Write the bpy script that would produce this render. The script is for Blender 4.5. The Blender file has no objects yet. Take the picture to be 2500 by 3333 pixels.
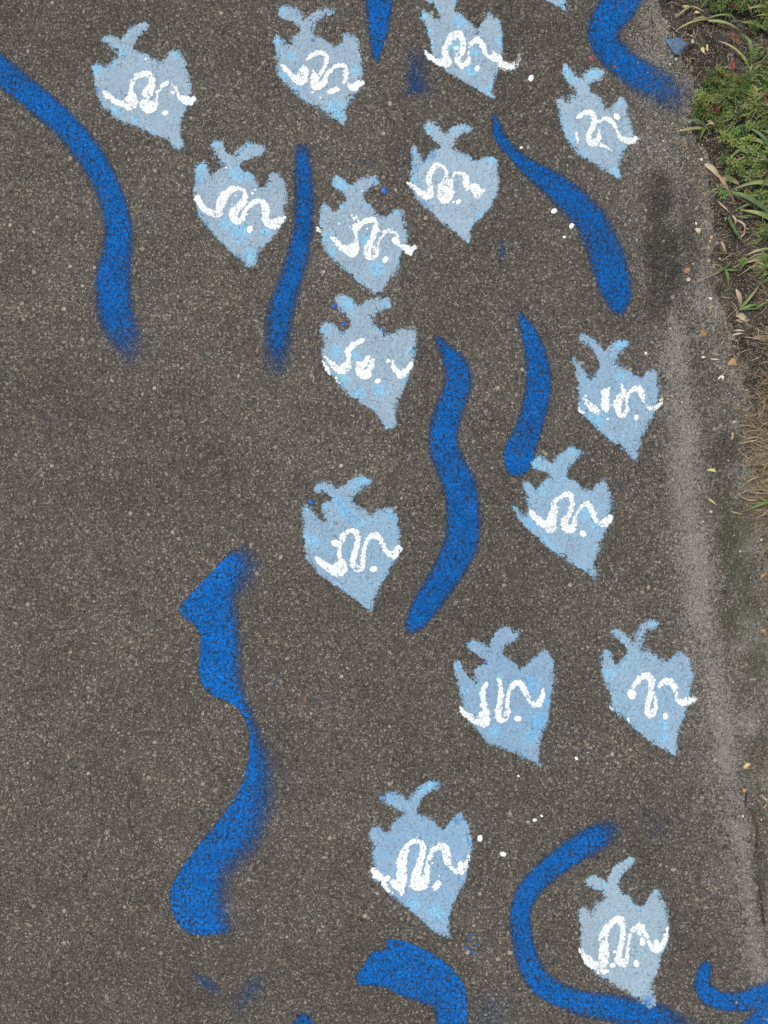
import bpy, math, random
import numpy as np

# ------------------------------------------------------------------ camera, sky, sun, exposure
C = bpy.context.scene.collection
scene = bpy.context.scene
S = 0.0006                      # metres per photograph pixel on the path
CAM_H = 1.56
cam_d = bpy.data.cameras.new('camera'); cam = bpy.data.objects.new('camera', cam_d); C.objects.link(cam)
cam.location = (0, 0, CAM_H); cam.rotation_euler = (0, 0, 0)
cam_d.sensor_fit = 'HORIZONTAL'; cam_d.sensor_width = 36; cam_d.lens = 36 * CAM_H / 1.5
cam_d.clip_start = 0.01; cam_d.clip_end = 500
scene.camera = cam
SUN_EL, SUN_AZ = math.radians(62), math.radians(300)
w = bpy.data.worlds.new('World'); scene.world = w; w.use_nodes = True
wn = w.node_tree; wn.nodes.clear()
sky = wn.nodes.new('ShaderNodeTexSky'); sky.sky_type = 'NISHITA'; sky.sun_disc = False
sky.sun_elevation = SUN_EL; sky.sun_rotation = SUN_AZ; sky.dust_density = 4; sky.air_density = 1
hs = wn.nodes.new('ShaderNodeHueSaturation'); hs.inputs['Saturation'].default_value = 0.28   # overcast
bg = wn.nodes.new('ShaderNodeBackground'); bg.inputs['Strength'].default_value = 0.105
wo = wn.nodes.new('ShaderNodeOutputWorld')
wn.links.new(sky.outputs[0], hs.inputs['Color']); wn.links.new(hs.outputs[0], bg.inputs['Color']); wn.links.new(bg.outputs[0], wo.inputs[0])
sd = bpy.data.lights.new('sun', 'SUN'); sd.energy = 1.7; sd.angle = math.radians(11); sd.color = (1, .97, .92)
so = bpy.data.objects.new('sun', sd); C.objects.link(so)
so.rotation_euler = (math.radians(90) - SUN_EL, 0, math.radians(180) - SUN_AZ)
scene.view_settings.view_transform = 'Standard'; scene.view_settings.look = 'None'
scene.view_settings.exposure = 0.36; scene.view_settings.gamma = 1

random.seed(5); rng = np.random.default_rng(5)

def tag(o, label=None, cat=None, group=None, kind=None):
    if label: o['label'] = label
    if cat: o['category'] = cat
    if group: o['group'] = group
    if kind: o['kind'] = kind
    return o
def W(px, py): return ((px - 1250) * S, (1666.5 - py) * S)
def srgb(r, g, b): return tuple(((c / 255 / 12.92) if c / 255 <= .04045 else ((c / 255 + .055) / 1.055) ** 2.4) for c in (r, g, b))

# ------------------------------------------------------------------ height of the ground
DX = 0.002
def vnoise(x, y, f, seed):
    x = np.asarray(x, float) * f; y = np.asarray(y, float) * f
    xi = np.floor(x).astype(np.int64); yi = np.floor(y).astype(np.int64)
    fx = x - xi; fy = y - yi; fx = fx * fx * (3 - 2 * fx); fy = fy * fy * (3 - 2 * fy)
    def h(a, b):
        n = (a * 374761393 + b * 668265263 + seed * 974634777) & 0xFFFFFFFF
        n = ((n ^ (n >> 13)) * 1274126177) & 0xFFFFFFFF
        n = n ^ (n >> 16)
        return (n & 0xFFFF) / 65535.0
    return (h(xi, yi) * (1 - fx) + h(xi + 1, yi) * fx) * (1 - fy) + (h(xi, yi + 1) * (1 - fx) + h(xi + 1, yi + 1) * fx) * fy
def fbm(x, y, f, seed, n=3):
    t = 0; a = 1; s = 0
    for k in range(n):
        t = t + a * vnoise(x, y, f * 2 ** k, seed + k * 7); s += a; a *= .5
    return t / s
def lat(ix, iy):        # height at lattice corner
    x = ix * DX; y = iy * DX
    near = np.clip((2.0 - np.maximum(np.abs(x), np.abs(y))) / .5, 0, 1)
    n = vnoise(x, y, 1 / .0031, 11) + .7 * vnoise(x, y, 1 / .0065, 12)
    return 0.004 * (fbm(x, y, 3.0, 3) - .5) + near * 0.0011 * (n - .85)
def H(x, y):            # height anywhere: bilinear on the lattice
    x = np.asarray(x, float) / DX; y = np.asarray(y, float) / DX
    xi = np.floor(x); yi = np.floor(y); fx = x - xi; fy = y - yi
    return (lat(xi, yi) * (1 - fx) + lat(xi + 1, yi) * fx) * (1 - fy) + (lat(xi, yi + 1) * (1 - fx) + lat(xi + 1, yi + 1) * fx) * fy

def grid_mesh(name, X, Y, Z, keep=None, attrs=None, mat=None, parent=None, smooth=True, link=True):
    """mesh of grid cells; X,Y,Z are (ny,nx); keep is a (ny-1,nx-1) mask"""
    ny, nx = X.shape
    idx = np.arange(ny * nx).reshape(ny, nx)
    q = np.stack([idx[:-1, :-1], idx[:-1, 1:], idx[1:, 1:], idx[1:, :-1]], -1)
    q = q[keep] if keep is not None else q.reshape(-1, 4)
    if len(q) == 0: return None
    used = np.unique(q); remap = np.full(ny * nx, -1); remap[used] = np.arange(len(used)); q = remap[q]
    co = np.stack([X.ravel()[used], Y.ravel()[used], Z.ravel()[used]], -1)
    me = bpy.data.meshes.new(name)
    me.vertices.add(len(co)); me.vertices.foreach_set('co', co.astype(np.float32).ravel())
    me.loops.add(q.size); me.loops.foreach_set('vertex_index', q.astype(np.int32).ravel())
    me.polygons.add(len(q)); me.polygons.foreach_set('loop_start', (np.arange(len(q)) * 4).astype(np.int32))
    me.polygons.foreach_set('loop_total', np.full(len(q), 4, np.int32))
    me.polygons.foreach_set('use_smooth', np.full(len(q), smooth))
    me.update(calc_edges=True)
    for k, a in (attrs or {}).items():
        if a.ndim == 3:
            at = me.attributes.new(k, 'FLOAT_COLOR', 'POINT')
            at.data.foreach_set('color', np.concatenate([a.reshape(-1, 3)[used], np.ones((len(used), 1))], 1).astype(np.float32).ravel())
        else:
            at = me.attributes.new(k, 'FLOAT', 'POINT'); at.data.foreach_set('value', a.ravel()[used].astype(np.float32))
    o = bpy.data.objects.new(name, me)
    if mat: me.materials.append(mat)
    C.objects.link(o)
    if parent: o.parent = parent
    return o

def raw_mesh(name, verts, faces, mat=None, parent=None, smooth=False, matidx=None, mats=None):
    me = bpy.data.meshes.new(name); me.from_pydata([tuple(v) for v in verts], [], faces); me.update()
    if smooth: me.polygons.foreach_set('use_smooth', [True] * len(me.polygons))
    for m in (mats or ([mat] if mat else [])): me.materials.append(m)
    if matidx is not None: me.polygons.foreach_set('material_index', matidx)
    o = bpy.data.objects.new(name, me); C.objects.link(o)
    if parent: o.parent = parent
    return o

# ------------------------------------------------------------------ materials
class NT:
    def __init__(s, t): s.t = t
    def n(s, typ, **kw):
        nd = s.t.nodes.new(typ)
        for k, v in kw.items(): setattr(nd, k, v)
        return nd
    def put(s, sock, v):
        if hasattr(v, 'is_linked') or isinstance(v, bpy.types.NodeSocket): s.t.links.new(v, sock)
        else: sock.default_value = v
    def m(s, op, a, b=None, c=None, clamp=False):
        nd = s.n('ShaderNodeMath', operation=op, use_clamp=clamp)
        for i, v in enumerate((a, b, c)):
            if v is not None: s.put(nd.inputs[i], v)
        return nd.outputs[0]
    def ss(s, v, lo, hi):
        nd = s.n('ShaderNodeMapRange', interpolation_type='SMOOTHSTEP')
        s.put(nd.inputs['Value'], v); s.put(nd.inputs['From Min'], lo); s.put(nd.inputs['From Max'], hi)
        return nd.outputs[0]
    def mix(s, f, a, b, blend='MIX'):
        nd = s.n('ShaderNodeMix', data_type='RGBA', blend_type=blend)
        s.put(nd.inputs[0], f); 
        for i, v in ((6, a), (7, b)):
            s.put(nd.inputs[i], v if not isinstance(v, tuple) else (*v[:3], 1))
        return nd.outputs[2]
    def ramp(s, f, stops, interp='LINEAR'):
        nd = s.n('ShaderNodeValToRGB'); e = nd.color_ramp.elements; nd.color_ramp.interpolation = interp
        while len(e) < len(stops): e.new(.5)
        for i, (p, c) in enumerate(stops):
            e[i].position = p; e[i].color = (*c, 1) if isinstance(c, tuple) else (c, c, c, 1)
        s.put(nd.inputs[0], f); return nd.outputs[0]
    def vor(s, vec, sc, rnd=1.0, feature='F1'):
        nd = s.n('ShaderNodeTexVoronoi', voronoi_dimensions='2D', feature=feature); s.put(nd.inputs['Vector'], vec)
        nd.inputs['Scale'].default_value = sc; nd.inputs['Randomness'].default_value = rnd; return nd
    def noise(s, vec, sc, det=2.0, rough=.5, dim='2D'):
        nd = s.n('ShaderNodeTexNoise', noise_dimensions=dim); s.put(nd.inputs['Vector'], vec)
        nd.inputs['Scale'].default_value = sc; nd.inputs['Detail'].default_value = det; nd.inputs['Roughness'].default_value = rough
        return nd.outputs[0]
    def attr(s, name, col=False):
        nd = s.n('ShaderNodeAttribute', attribute_name=name); return nd.outputs['Color' if col else 'Fac']
    def sep(s, c):
        nd = s.n('ShaderNodeSeparateColor'); s.put(nd.inputs[0], c); return nd.outputs

# grain of the worn asphalt, shared by the path and by every paint film lying on it
G = bpy.data.node_groups.new('asphalt_grain', 'ShaderNodeTree')
for nm, tp in (('Color', 'NodeSocketColor'), ('Height', 'NodeSocketFloat'), ('Rand', 'NodeSocketFloat'), ('Pit', 'NodeSocketFloat'), ('Gap', 'NodeSocketFloat')):
    G.interface.new_socket(nm, in_out='OUTPUT', socket_type=tp)
g = NT(G); go = g.n('NodeGroupOutput')
pos = g.n('ShaderNodeNewGeometry').outputs['Position']
warp = g.n('ShaderNodeVectorMath', operation='MULTIPLY_ADD')
wnz = g.n('ShaderNodeTexNoise', noise_dimensions='2D'); wnz.inputs['Scale'].default_value = 300; g.put(wnz.inputs['Vector'], pos)
g.put(warp.inputs[0], wnz.outputs['Color']); warp.inputs[1].default_value = (.0016, .0016, 0); g.put(warp.inputs[2], pos)
P = warp.outputs[0]
v1 = g.vor(P, 135); v2 = g.vor(P, 470); v3 = g.vor(P, 85); v4 = g.vor(P, 48)
c1 = g.sep(v1.outputs['Color']); c2 = g.sep(v2.outputs['Color']); c3 = g.sep(v3.outputs['Color']); c4 = g.sep(v4.outputs['Color'])
n1 = g.noise(P, 900, 3, .7); n0 = g.noise(P, 7, 3, .6); nm_ = g.noise(P, 45, 3, .6)
base = g.ramp(c2[0], [(0, (.050, .047, .0425)), (.4, (.078, .0725, .065)), (.75, (.116, .107, .094)), (.92, (.170, .155, .134)), (1, (.38, .35, .30))])
stone1 = g.m('MULTIPLY', g.m('LESS_THAN', v1.outputs['Distance'], .36), g.m('GREATER_THAN', c1[0], .72))
tint1 = g.ramp(c1[1], [(0, (.058, .054, .050)), (.5, (.110, .100, .086)), (.78, (.175, .157, .132)), (.94, (.32, .29, .24)), (1, (.15, .088, .055))])
col = g.mix(g.m('MULTIPLY', stone1, .8), base, tint1)
stone3 = g.m('MULTIPLY', g.m('LESS_THAN', v3.outputs['Distance'], g.m('ADD', g.m('MULTIPLY', c3[1], .25), .12)), g.m('GREATER_THAN', c3[0], .955))
tint3 = g.ramp(c3[2], [(0, (.14, .12, .095)), (.5, (.27, .235, .19)), (.85, (.44, .42, .36)), (1, (.20, .11, .075))])
col = g.mix(g.m('MULTIPLY', stone3, .85), col, tint3)
deep = g.m('MULTIPLY', g.m('SUBTRACT', 1.0, g.ss(v4.outputs['Distance'], g.m('MULTIPLY', c4[1], .10), g.m('ADD', g.m('MULTIPLY', c4[1], .16), .10))), g.m('GREATER_THAN', c4[0], .925))
col = g.mix(g.m('MULTIPLY', deep, .7), col, (.020, .018, .016))
# binder-filled recesses between the stones: black bitumen
gap = g.ss(v2.outputs['Distance'], .42, .78)
hole = g.m('MULTIPLY', g.ss(v1.outputs['Distance'], .40, .8), g.ss(c1[2], .45, .9))
pit = g.m('MAXIMUM', g.m('MULTIPLY', gap, g.ss(c2[1], .25, .7)), hole)
col = g.mix(g.m('MULTIPLY', pit, .55), col, (.020, .019, .018))
col = g.mix(1.0, col, g.ramp(n1, [(.25, .70), (.75, 1.30)]), 'MULTIPLY')
col = g.mix(1.0, col, g.ramp(g.m('ADD', g.m('MULTIPLY', n0, .6), g.m('MULTIPLY', nm_, .4)), [(.32, .84), (.68, 1.20)]), 'MULTIPLY')
n00 = g.noise(pos, 1.3, 2, .5)
col = g.mix(1.0, col, g.ramp(n00, [(.35, (.92, .90, .87)), (.65, (1.14, 1.11, 1.07))]), 'MULTIPLY')
hgt = g.m('ADD', g.m('SUBTRACT', g.m('MULTIPLY', g.m('SUBTRACT', 1.0, v2.outputs['Distance']), .5), g.m('MULTIPLY', pit, .9)),
          g.m('ADD', g.m('MULTIPLY', g.m('SUBTRACT', 1.0, v1.outputs['Distance']), .45), g.m('MULTIPLY', n1, .45)))
rand = g.m('ADD', g.m('MULTIPLY', c2[2], .45), g.m('ADD', g.m('MULTIPLY', g.ss(n1, .25, .75), .35), g.m('MULTIPLY', c1[2], .2)))
gapc = g.m('MAXIMUM', g.ss(v2.outputs['Distance'], .22, .62), g.m('MULTIPLY', g.ss(v1.outputs['Distance'], .30, .65), .8))
for i, v in enumerate((col, hgt, rand, pit, gapc)): g.put(go.inputs[i], v)

def grain(t):
    nd = t.n('ShaderNodeGroup'); nd.node_tree = G; return nd.outputs
def new_mat(name):
    m = bpy.data.materials.new(name); m.use_nodes = True; m.node_tree.nodes.clear(); return m, NT(m.node_tree)
def finish(t, color, rough=.8, bumps=(), alpha=None, spec=.3, disp=None, trans=None):
    b = t.n('ShaderNodeBsdfPrincipled'); t.put(b.inputs['Base Color'], color if not isinstance(color, tuple) else (*color, 1))
    t.put(b.inputs['Roughness'], rough); t.put(b.inputs['Specular IOR Level'], spec)
    nrm = None
    for h, dist, st in bumps:
        bn = t.n('ShaderNodeBump'); bn.inputs['Distance'].default_value = dist; bn.inputs['Strength'].default_value = st
        t.put(bn.inputs['Height'], h)
        if nrm: t.put(bn.inputs['Normal'], nrm)
        nrm = bn.outputs[0]
    if nrm: t.put(b.inputs['Normal'], nrm)
    out = b.outputs[0]
    if trans is not None:
        tr = t.n('ShaderNodeBsdfTranslucent'); t.put(tr.inputs[0], color if not isinstance(color, tuple) else (*color, 1))
        mx = t.n('ShaderNodeMixShader'); mx.inputs[0].default_value = trans; t.put(mx.inputs[1], out); t.put(mx.inputs[2], tr.outputs[0]); out = mx.outputs[0]
    if alpha is not None:
        tp = t.n('ShaderNodeBsdfTransparent'); mx = t.n('ShaderNodeMixShader')
        t.put(mx.inputs[0], alpha); t.put(mx.inputs[1], tp.outputs[0]); t.put(mx.inputs[2], out); out = mx.outputs[0]
    o = t.n('ShaderNodeOutputMaterial'); t.put(o.inputs[0], out)

# asphalt: grain + pale dust, bitumen-dark wear and moss films given per vertex
M_ASPHALT, t = new_mat('asphalt'); ga = grain(t)
dust, dark, moss = t.attr('dust'), t.attr('dark'), t.attr('moss')
p2 = t.n('ShaderNodeNewGeometry').outputs['Position']
fine = t.noise(p2, 420, 3, .75); mid = t.noise(p2, 60, 4, .65)
dm = t.ss(t.m('ADD', dust, t.m('ADD', t.m('MULTIPLY', t.m('SUBTRACT', fine, .5), 1.9), t.m('ADD', t.m('MULTIPLY', t.m('SUBTRACT', ga[2], .5), 1.7), t.m('MULTIPLY', t.m('SUBTRACT', mid, .5), 1.0)))), .36, .80)
c = t.mix(t.m('MULTIPLY', t.ss(t.m('ADD', t.m('ADD', t.m('MULTIPLY', mid, .6), t.m('MULTIPLY', ga[2], .45)), t.m('MULTIPLY', dark, .42)), .50, .85), t.m('MINIMUM', dark, 1.0)), ga[0], t.mix(.62, ga[0], (.016, .015, .015)))
c = t.mix(t.m('MULTIPLY', dm, .66), c, t.mix(t.m('SUBTRACT', 1.0, ga[3]), (.17, .165, .155), t.mix(.30, (.46, .435, .395), ga[0])))
mm = t.ss(t.m('ADD', moss, t.m('ADD', t.m('ADD', t.m('MULTIPLY', t.m('SUBTRACT', fine, .5), 1.8), t.m('MULTIPLY', t.m('SUBTRACT', ga[2], .5), 1.2)), t.m('MULTIPLY', t.m('SUBTRACT', mid, .5), 1.8))), .50, 1.0)
c = t.mix(t.m('MULTIPLY', mm, .62), c, (.052, .064, .026))
finish(t, c, .88, [(ga[1], .0016, 1.0)], spec=.25)

def paint_mat(name, pit_w, lo, hi, mist, bump, rough, dirt=0.0, tintvar=.12, tint2=False, gapdark=0.0):
    m, t = new_mat(name); ga = grain(t)
    cov = t.attr('cover'); pc = t.attr('pcol', True)
    p = t.n('ShaderNodeNewGeometry').outputs['Position']
    hair = t.noise(p, 620, 2, .7)
    thr = t.m('ADD', t.m('ADD', lo, t.m('MULTIPLY', t.m('ADD', t.m('MULTIPLY', ga[2], .6), t.m('MULTIPLY', hair, .4)), hi - lo)), t.m('MULTIPLY', t.m('ADD', t.m('MULTIPLY', ga[3], .7), t.m('MULTIPLY', ga[4], .3)), pit_w))
    if gapdark:
        ch = t.ss(t.m('ADD', t.noise(p, 210, 2, .6), t.m('MULTIPLY', t.m('SUBTRACT', t.noise(p, 9, 2, .5), .5), .35)), .60, .70)
        thr = t.m('ADD', thr, t.m('MULTIPLY', ch, .75))
    if tint2:
        thr = t.m('ADD', thr, t.m('MULTIPLY', t.ss(t.m('ADD', t.noise(p, 310, 2, .6), t.m('MULTIPLY', t.m('SUBTRACT', t.noise(p, 24, 2, .5), .5), .25)), .665, .73), .9))
    a = t.ss(t.m('SUBTRACT', cov, thr), -.10, .10)
    if mist: a = t.m('MAXIMUM', a, t.m('MULTIPLY', t.ss(cov, .02, .60), mist))
    big = t.noise(p, 30, 3, .6)
    if tint2:
        wt = t.attr('tw'); sp = t.m('ADD', t.m('MULTIPLY', ga[2], .5), t.m('MULTIPLY', hair, .5))
        q = t.ss(t.m('ADD', wt, t.m('MULTIPLY', t.m('SUBTRACT', sp, .5), 1.5)), .32, .78)
        pc = t.mix(q, pc, t.attr('pcol2', True))
        pc = t.mix(t.m('MULTIPLY', t.ss(t.m('ADD', sp, t.m('MULTIPLY', wt, .12)), .58, .74), .32), pc, (.46, .60, .72))
    c = t.mix(1.0, pc, t.ramp(t.m('ADD', t.m('MULTIPLY', ga[2], .6), t.m('MULTIPLY', big, .4)), [(.2, 1 - tintvar), (.8, 1 + tintvar * .6)]), 'MULTIPLY')
    if gapdark: c = t.mix(t.m('MULTIPLY', ga[4], gapdark), c, t.mix(.72, c, (.001, .006, .02)))
    if dirt: c = t.mix(t.m('MULTIPLY', ga[3], dirt), c, (.05, .055, .06))
    if mist and gapdark: c = t.mix(t.m('MULTIPLY', t.m('SUBTRACT', 1.0, t.ss(t.m('SUBTRACT', cov, thr), -.1, .25)), .55), c, (.004, .058, .150))
    finish(t, c, rough, [(ga[1], bump, 1.0)], alpha=a, spec=.12)
    return m
M_BODY = paint_mat('pale_blue_paint', .46, .06, .92, 0, .0006, .65, .38, .09, True)
M_WHITE = paint_mat('white_paint', .55, .04, .92, 0, .0006, .5, .34, .06)
M_SPRAY = paint_mat('white_spray_paint', .22, -.06, .66, .10, .0006, .5, .30, .06)
M_BLUE = paint_mat('blue_spray_paint', 1.0, -.04, .96, .46, .0020, .6, .55, .50, gapdark=.50)
M_DROP = paint_mat('paint_drop', .0, .30, .50, 0, .0004, .4, .0, .05)
# ------------------------------------------------------------------ distance fields
def densify(pts, n=4, closed=True):
    P = np.array(pts, float); out = []
    N = len(P); rg = range(N) if closed else range(N - 1)
    for i in rg:
        p0, p1, p2, p3 = (P[(i - 1) % N], P[i], P[(i + 1) % N], P[(i + 2) % N]) if closed else (P[max(i - 1, 0)], P[i], P[i + 1], P[min(i + 2, N - 1)])
        for k in range(n):
            u = k / n
            out.append(.5 * ((2 * p1) + (-p0 + p2) * u + (2 * p0 - 5 * p1 + 4 * p2 - p3) * u * u + (-p0 + 3 * p1 - 3 * p2 + p3) * u ** 3))
    if not closed: out.append(P[-1])
    return np.array(out)
def inside(X, Y, poly):
    r = np.zeros(X.shape, bool); n = len(poly)
    for i in range(n):
        x1, y1 = poly[i][:2]; x2, y2 = poly[(i + 1) % n][:2]
        if y1 == y2: continue
        c = ((y1 > Y) != (y2 > Y)) & (X < (x2 - x1) * (Y - y1) / (y2 - y1) + x1)
        r ^= c
    return r
def poly_sdf(X, Y, poly, extra=False):
    """signed distance (negative inside) and, optionally, the third column interpolated on the nearest edge"""
    best = np.full(X.shape, 1e9); ex = np.zeros(X.shape); n = len(poly)
    for i in range(n):
        a = poly[i]; b = poly[(i + 1) % n]; dx, dy = b[0] - a[0], b[1] - a[1]; L = dx * dx + dy * dy + 1e-12
        u = np.clip(((X - a[0]) * dx + (Y - a[1]) * dy) / L, 0, 1)
        d = np.hypot(X - a[0] - u * dx, Y - a[1] - u * dy); m = d < best
        if extra: ex = np.where(m, a[2] + u * (b[2] - a[2]), ex)
        best = np.where(m, d, best)
    return np.where(inside(X, Y, poly), -best, best), ex
def seg_field(X, Y, pts):
    """union of tapered capsules: returns sdf, soft, strength of the nearest one"""
    best = np.full(X.shape, 1e9); sf = np.zeros(X.shape); st = np.ones(X.shape)
    pts = [tuple(p) + (0, 1)[len(p) - 3:] if len(p) < 5 else tuple(p) for p in pts]
    if len(pts) == 1: pts = pts * 2
    for a, b in zip(pts[:-1], pts[1:]):
        dx, dy = b[0] - a[0], b[1] - a[1]; L = dx * dx + dy * dy + 1e-12
        u = np.clip(((X - a[0]) * dx + (Y - a[1]) * dy) / L, 0, 1)
        d = np.hypot(X - a[0] - u * dx, Y - a[1] - u * dy) - (a[2] + u * (b[2] - a[2]))
        m = d < best
        sf = np.where(m, a[3] + u * (b[3] - a[3]), sf); st = np.where(m, a[4] + u * (b[4] - a[4]), st); best = np.where(m, d, best)
    return best, sf, st
def line_dist(X, Y, pts):
    best = np.full(X.shape, 1e9); wd = np.zeros(X.shape)
    for a, b in zip(pts[:-1], pts[1:]):
        dx, dy = b[0] - a[0], b[1] - a[1]; L = dx * dx + dy * dy + 1e-12
        u = np.clip(((X - a[0]) * dx + (Y - a[1]) * dy) / L, 0, 1)
        d = np.hypot(X - a[0] - u * dx, Y - a[1] - u * dy); m = d < best
        wd = np.where(m, a[2] + u * (b[2] - a[2]), wd); best = np.where(m, d, best)
    return best, wd

# ------------------------------------------------------------------ the path
def axis(lo, hi, far):
    core = np.arange(round(lo / DX), round(hi / DX) + 1) * DX
    out = [hi]; s = .01
    while out[-1] < far: out.append(out[-1] + s); s *= 1.35
    up = np.array(out[1:]); out = [lo]; s = .01
    while out[-1] > -far: out.append(out[-1] - s); s *= 1.35
    return np.concatenate([np.array(out[1:])[::-1], core, up])
def D(x, y): return W(x * 2500 / 1659, y * 2500 / 1659)     # from coordinates in the 1659-wide view
ax, ay = axis(-.96, .96, 40), axis(-1.22, 1.30, 40)
X, Y = np.meshgrid(ax, ay); Z = H(X, Y)
def gl(pts): return [(*D(x, y), w_ * S * 1.507) for x, y, w_ in pts]
dust = np.zeros(X.shape)
bands = [[(1400,-300,70),(1420,100,66),(1425,200,60),(1435,330,56),(1455,420,30),(1470,560,26)], [(1455,690,26),(1462,780,42),(1475,860,46),(1485,950,44),(1490,1050,50),(1500,1150,56),(1515,1280,52),(1535,1400,44),(1548,1500,42),(1568,1600,38),(1585,1700,40),(1598,1800,38),(1612,1900,38),(1630,2010,34),(1650,2120,30),(1680,2300,30)]]
near = (np.abs(X) < 1.3) & (np.abs(Y) < 1.5)
for k, b in enumerate(bands):
    d, wd = line_dist(X[near], Y[near], gl(b)); v = np.exp(-np.abs(d / (wd * 1.0)) ** 1.6) * (.55 + .9 * fbm(X[near], Y[near], 16, 33, 3))
    dust[near] = np.maximum(dust[near], v * ((.58, .98)[k]))
halo, _w = line_dist(X[near], Y[near], gl([(1410,-300,1),(1430,100,1),(1425,330,1),(1450,690,1),(1475,860,1),(1480,1050,1),(1505,1280,1),(1540,1500,1),(1575,1700,1),(1605,1900,1),(1650,2120,1),(1680,2300,1)]))
dust[near] = np.maximum(dust[near], .42 * np.exp(-(halo / .075) ** 2) * (.4 + 1.2 * fbm(X[near], Y[near], 22, 37, 4)))
# broader worn grey strip between the dusty band and the dirt
e = [(*D(x, y), 0) for x, y in [(1440,-200),(1395,100),(1400,330),(1420,690),(1440,850),(1440,1150),(1480,1400),(1530,1650),(1570,1900),(1640,2300)]]
ex_x = np.interp(-Y, [-p[1] for p in e], [p[0] for p in e])
side = np.clip((X - ex_x) / .10, 0, 1)
pale = np.clip(side * (.44 + 1.7 * (fbm(X, Y, 17, 31, 4) - .5)), 0, 1)
dust = np.maximum(dust, np.where(near, pale, .15 * side))
dark = np.zeros(X.shape)
for (x, y, rx, ry, a) in [(1425,430,36,80,1.2),(1432,560,46,110,1.3),(1428,660,40,50,.9),(1480,500,40,120,.7),(1400,380,22,70,.5),(1560,1000,50,140,.55),(1520,820,60,80,.45),(1600,1700,30,90,.5),(1640,1900,25,150,.5),(1570,1150,30,80,.5),(1555,1350,30,80,.5),(1010,140,80,60,.18),(740,150,80,50,.15),(1600,1450,50,80,.4),
                          (1566,1829,6,6,1.6),(1610,1995,6,6,1.2),(1566,1280,5,5,1.3),(170,1840,7,6,1),(180,1505,6,6,.9),(440,1265,5,5,.8),(310,1560,8,6,.6)]:
    cx, cy = D(x, y); dark = np.maximum(dark, a * np.exp(-(((X - cx) / (rx * S * 1.507)) ** 2 + ((Y - cy) / (ry * S * 1.507)) ** 2)))
crk, _w = line_dist(X[near], Y[near], [(*W(2150 + a / 3.686, 2300 + b / 3.686), 0) for a, b in [(1040,1030),(1015,1120),(1028,1215),(1085,1240),(1115,1340),(1155,1480),(1155,1690),(1125,1800),(1185,1950),(1165,2100),(1200,2300),(1240,2600)]])
dark[near] = np.maximum(dark[near], 1.1 * np.exp(-(crk / (.0032 * (.25 + 1.6 * fbm(X[near], Y[near], 60, 35, 2)))) ** 2))
dark[near] *= np.clip(.35 + 1.3 * fbm(X[near], Y[near], 26, 39, 4), 0, 1.4)
dust *= 1 - .9 * np.clip(dark, 0, 1)
moss = np.zeros(X.shape)
for (x, y, rx, ry, a) in [(1590,1150,45,60,.75),(1640,1420,40,60,.6),(1600,1230,40,70,.65),(1620,1300,45,60,.55),(1590,1340,36,70,.5),(1620,930,40,60,.4),(1640,1690,25,120,.4),(1480,520,30,70,.15),(1560,1080,30,40,.5),(1645,800,30,60,.6),(1640,1880,20,80,.35)]:
    cx, cy = D(x, y); moss = np.maximum(moss, a * np.exp(-(((X - cx) / (rx * S * 1.507)) ** 2 + ((Y - cy) / (ry * S * 1.507)) ** 2)))
moss *= 1.7
path = grid_mesh('path', X, Y, Z, attrs={'dust': dust, 'dark': np.clip(dark, 0, 1.3), 'moss': moss}, mat=M_ASPHALT)
tag(path, kind='structure')

# ------------------------------------------------------------------ the dirt verge lying over the edge of the path
M_SOIL, t = new_mat('soil')
p = t.n('ShaderNodeNewGeometry').outputs['Position']
n1 = t.noise(p, 260, 4, .75, '3D'); n2 = t.noise(p, 28, 4, .6, '3D'); v = t.vor(p, 230); vc = t.sep(v.outputs['Color'])
c = t.ramp(n1, [(.3, (.009, .007, .006)), (.5, (.034, .027, .020)), (.64, (.085, .070, .052)), (.80, (.22, .19, .15))])
c = t.mix(t.ss(n2, .38, .62), c, t.mix(.45, t.mix(1.0, c, (1.7, 1.75, 1.8), 'MULTIPLY'), (.085, .083, .078)))
vv = t.vor(p, 480); vk = t.sep(vv.outputs['Color']); c = t.mix(t.m('MULTIPLY', t.m('GREATER_THAN', vk[0], .80), t.m('LESS_THAN', vv.outputs['Distance'], .45)), c, t.ramp(vk[1], [(0, (.06, .055, .05)), (.6, (.16, .15, .13)), (1, (.40, .37, .32))]))
c = t.mix(t.m('MULTIPLY', t.m('LESS_THAN', v.outputs['Distance'], .3), t.m('GREATER_THAN', vc[0], .88)), c, t.ramp(vc[1], [(0, (.10, .08, .06)), (.7, (.26, .22, .17)), (1, (.42, .39, .34))]))
finish(t, c, .95, [(n1, .005, 1.0), (v.outputs['Distance'], .001, .5)], spec=.15)
EDGE = [(0, -1200, 2050), (0, -200, 2110), (0, 0, 2130), (0, 110, 2165), (0, 190, 2190), (0, 300, 2265), (0, 400, 2235), (0, 520, 2290), (0, 640, 2300), (0, 760, 2330), (0, 900, 2320), (0, 1000, 2345), (0, 1080, 2365), (0, 1200, 2410), (0, 1350, 2440), (0, 1500, 2455), (0, 1650, 2470), (0, 1760, 2500), (0, 2000, 2540), (0, 2600, 2560), (0, 3333, 2570), (0, 5000, 2600)]
def edge_x(y):
    return np.interp(-np.asarray(y), [-W(0, e_[1])[1] for e_ in EDGE], [W(e_[2], 0)[0] for e_ in EDGE])
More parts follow.
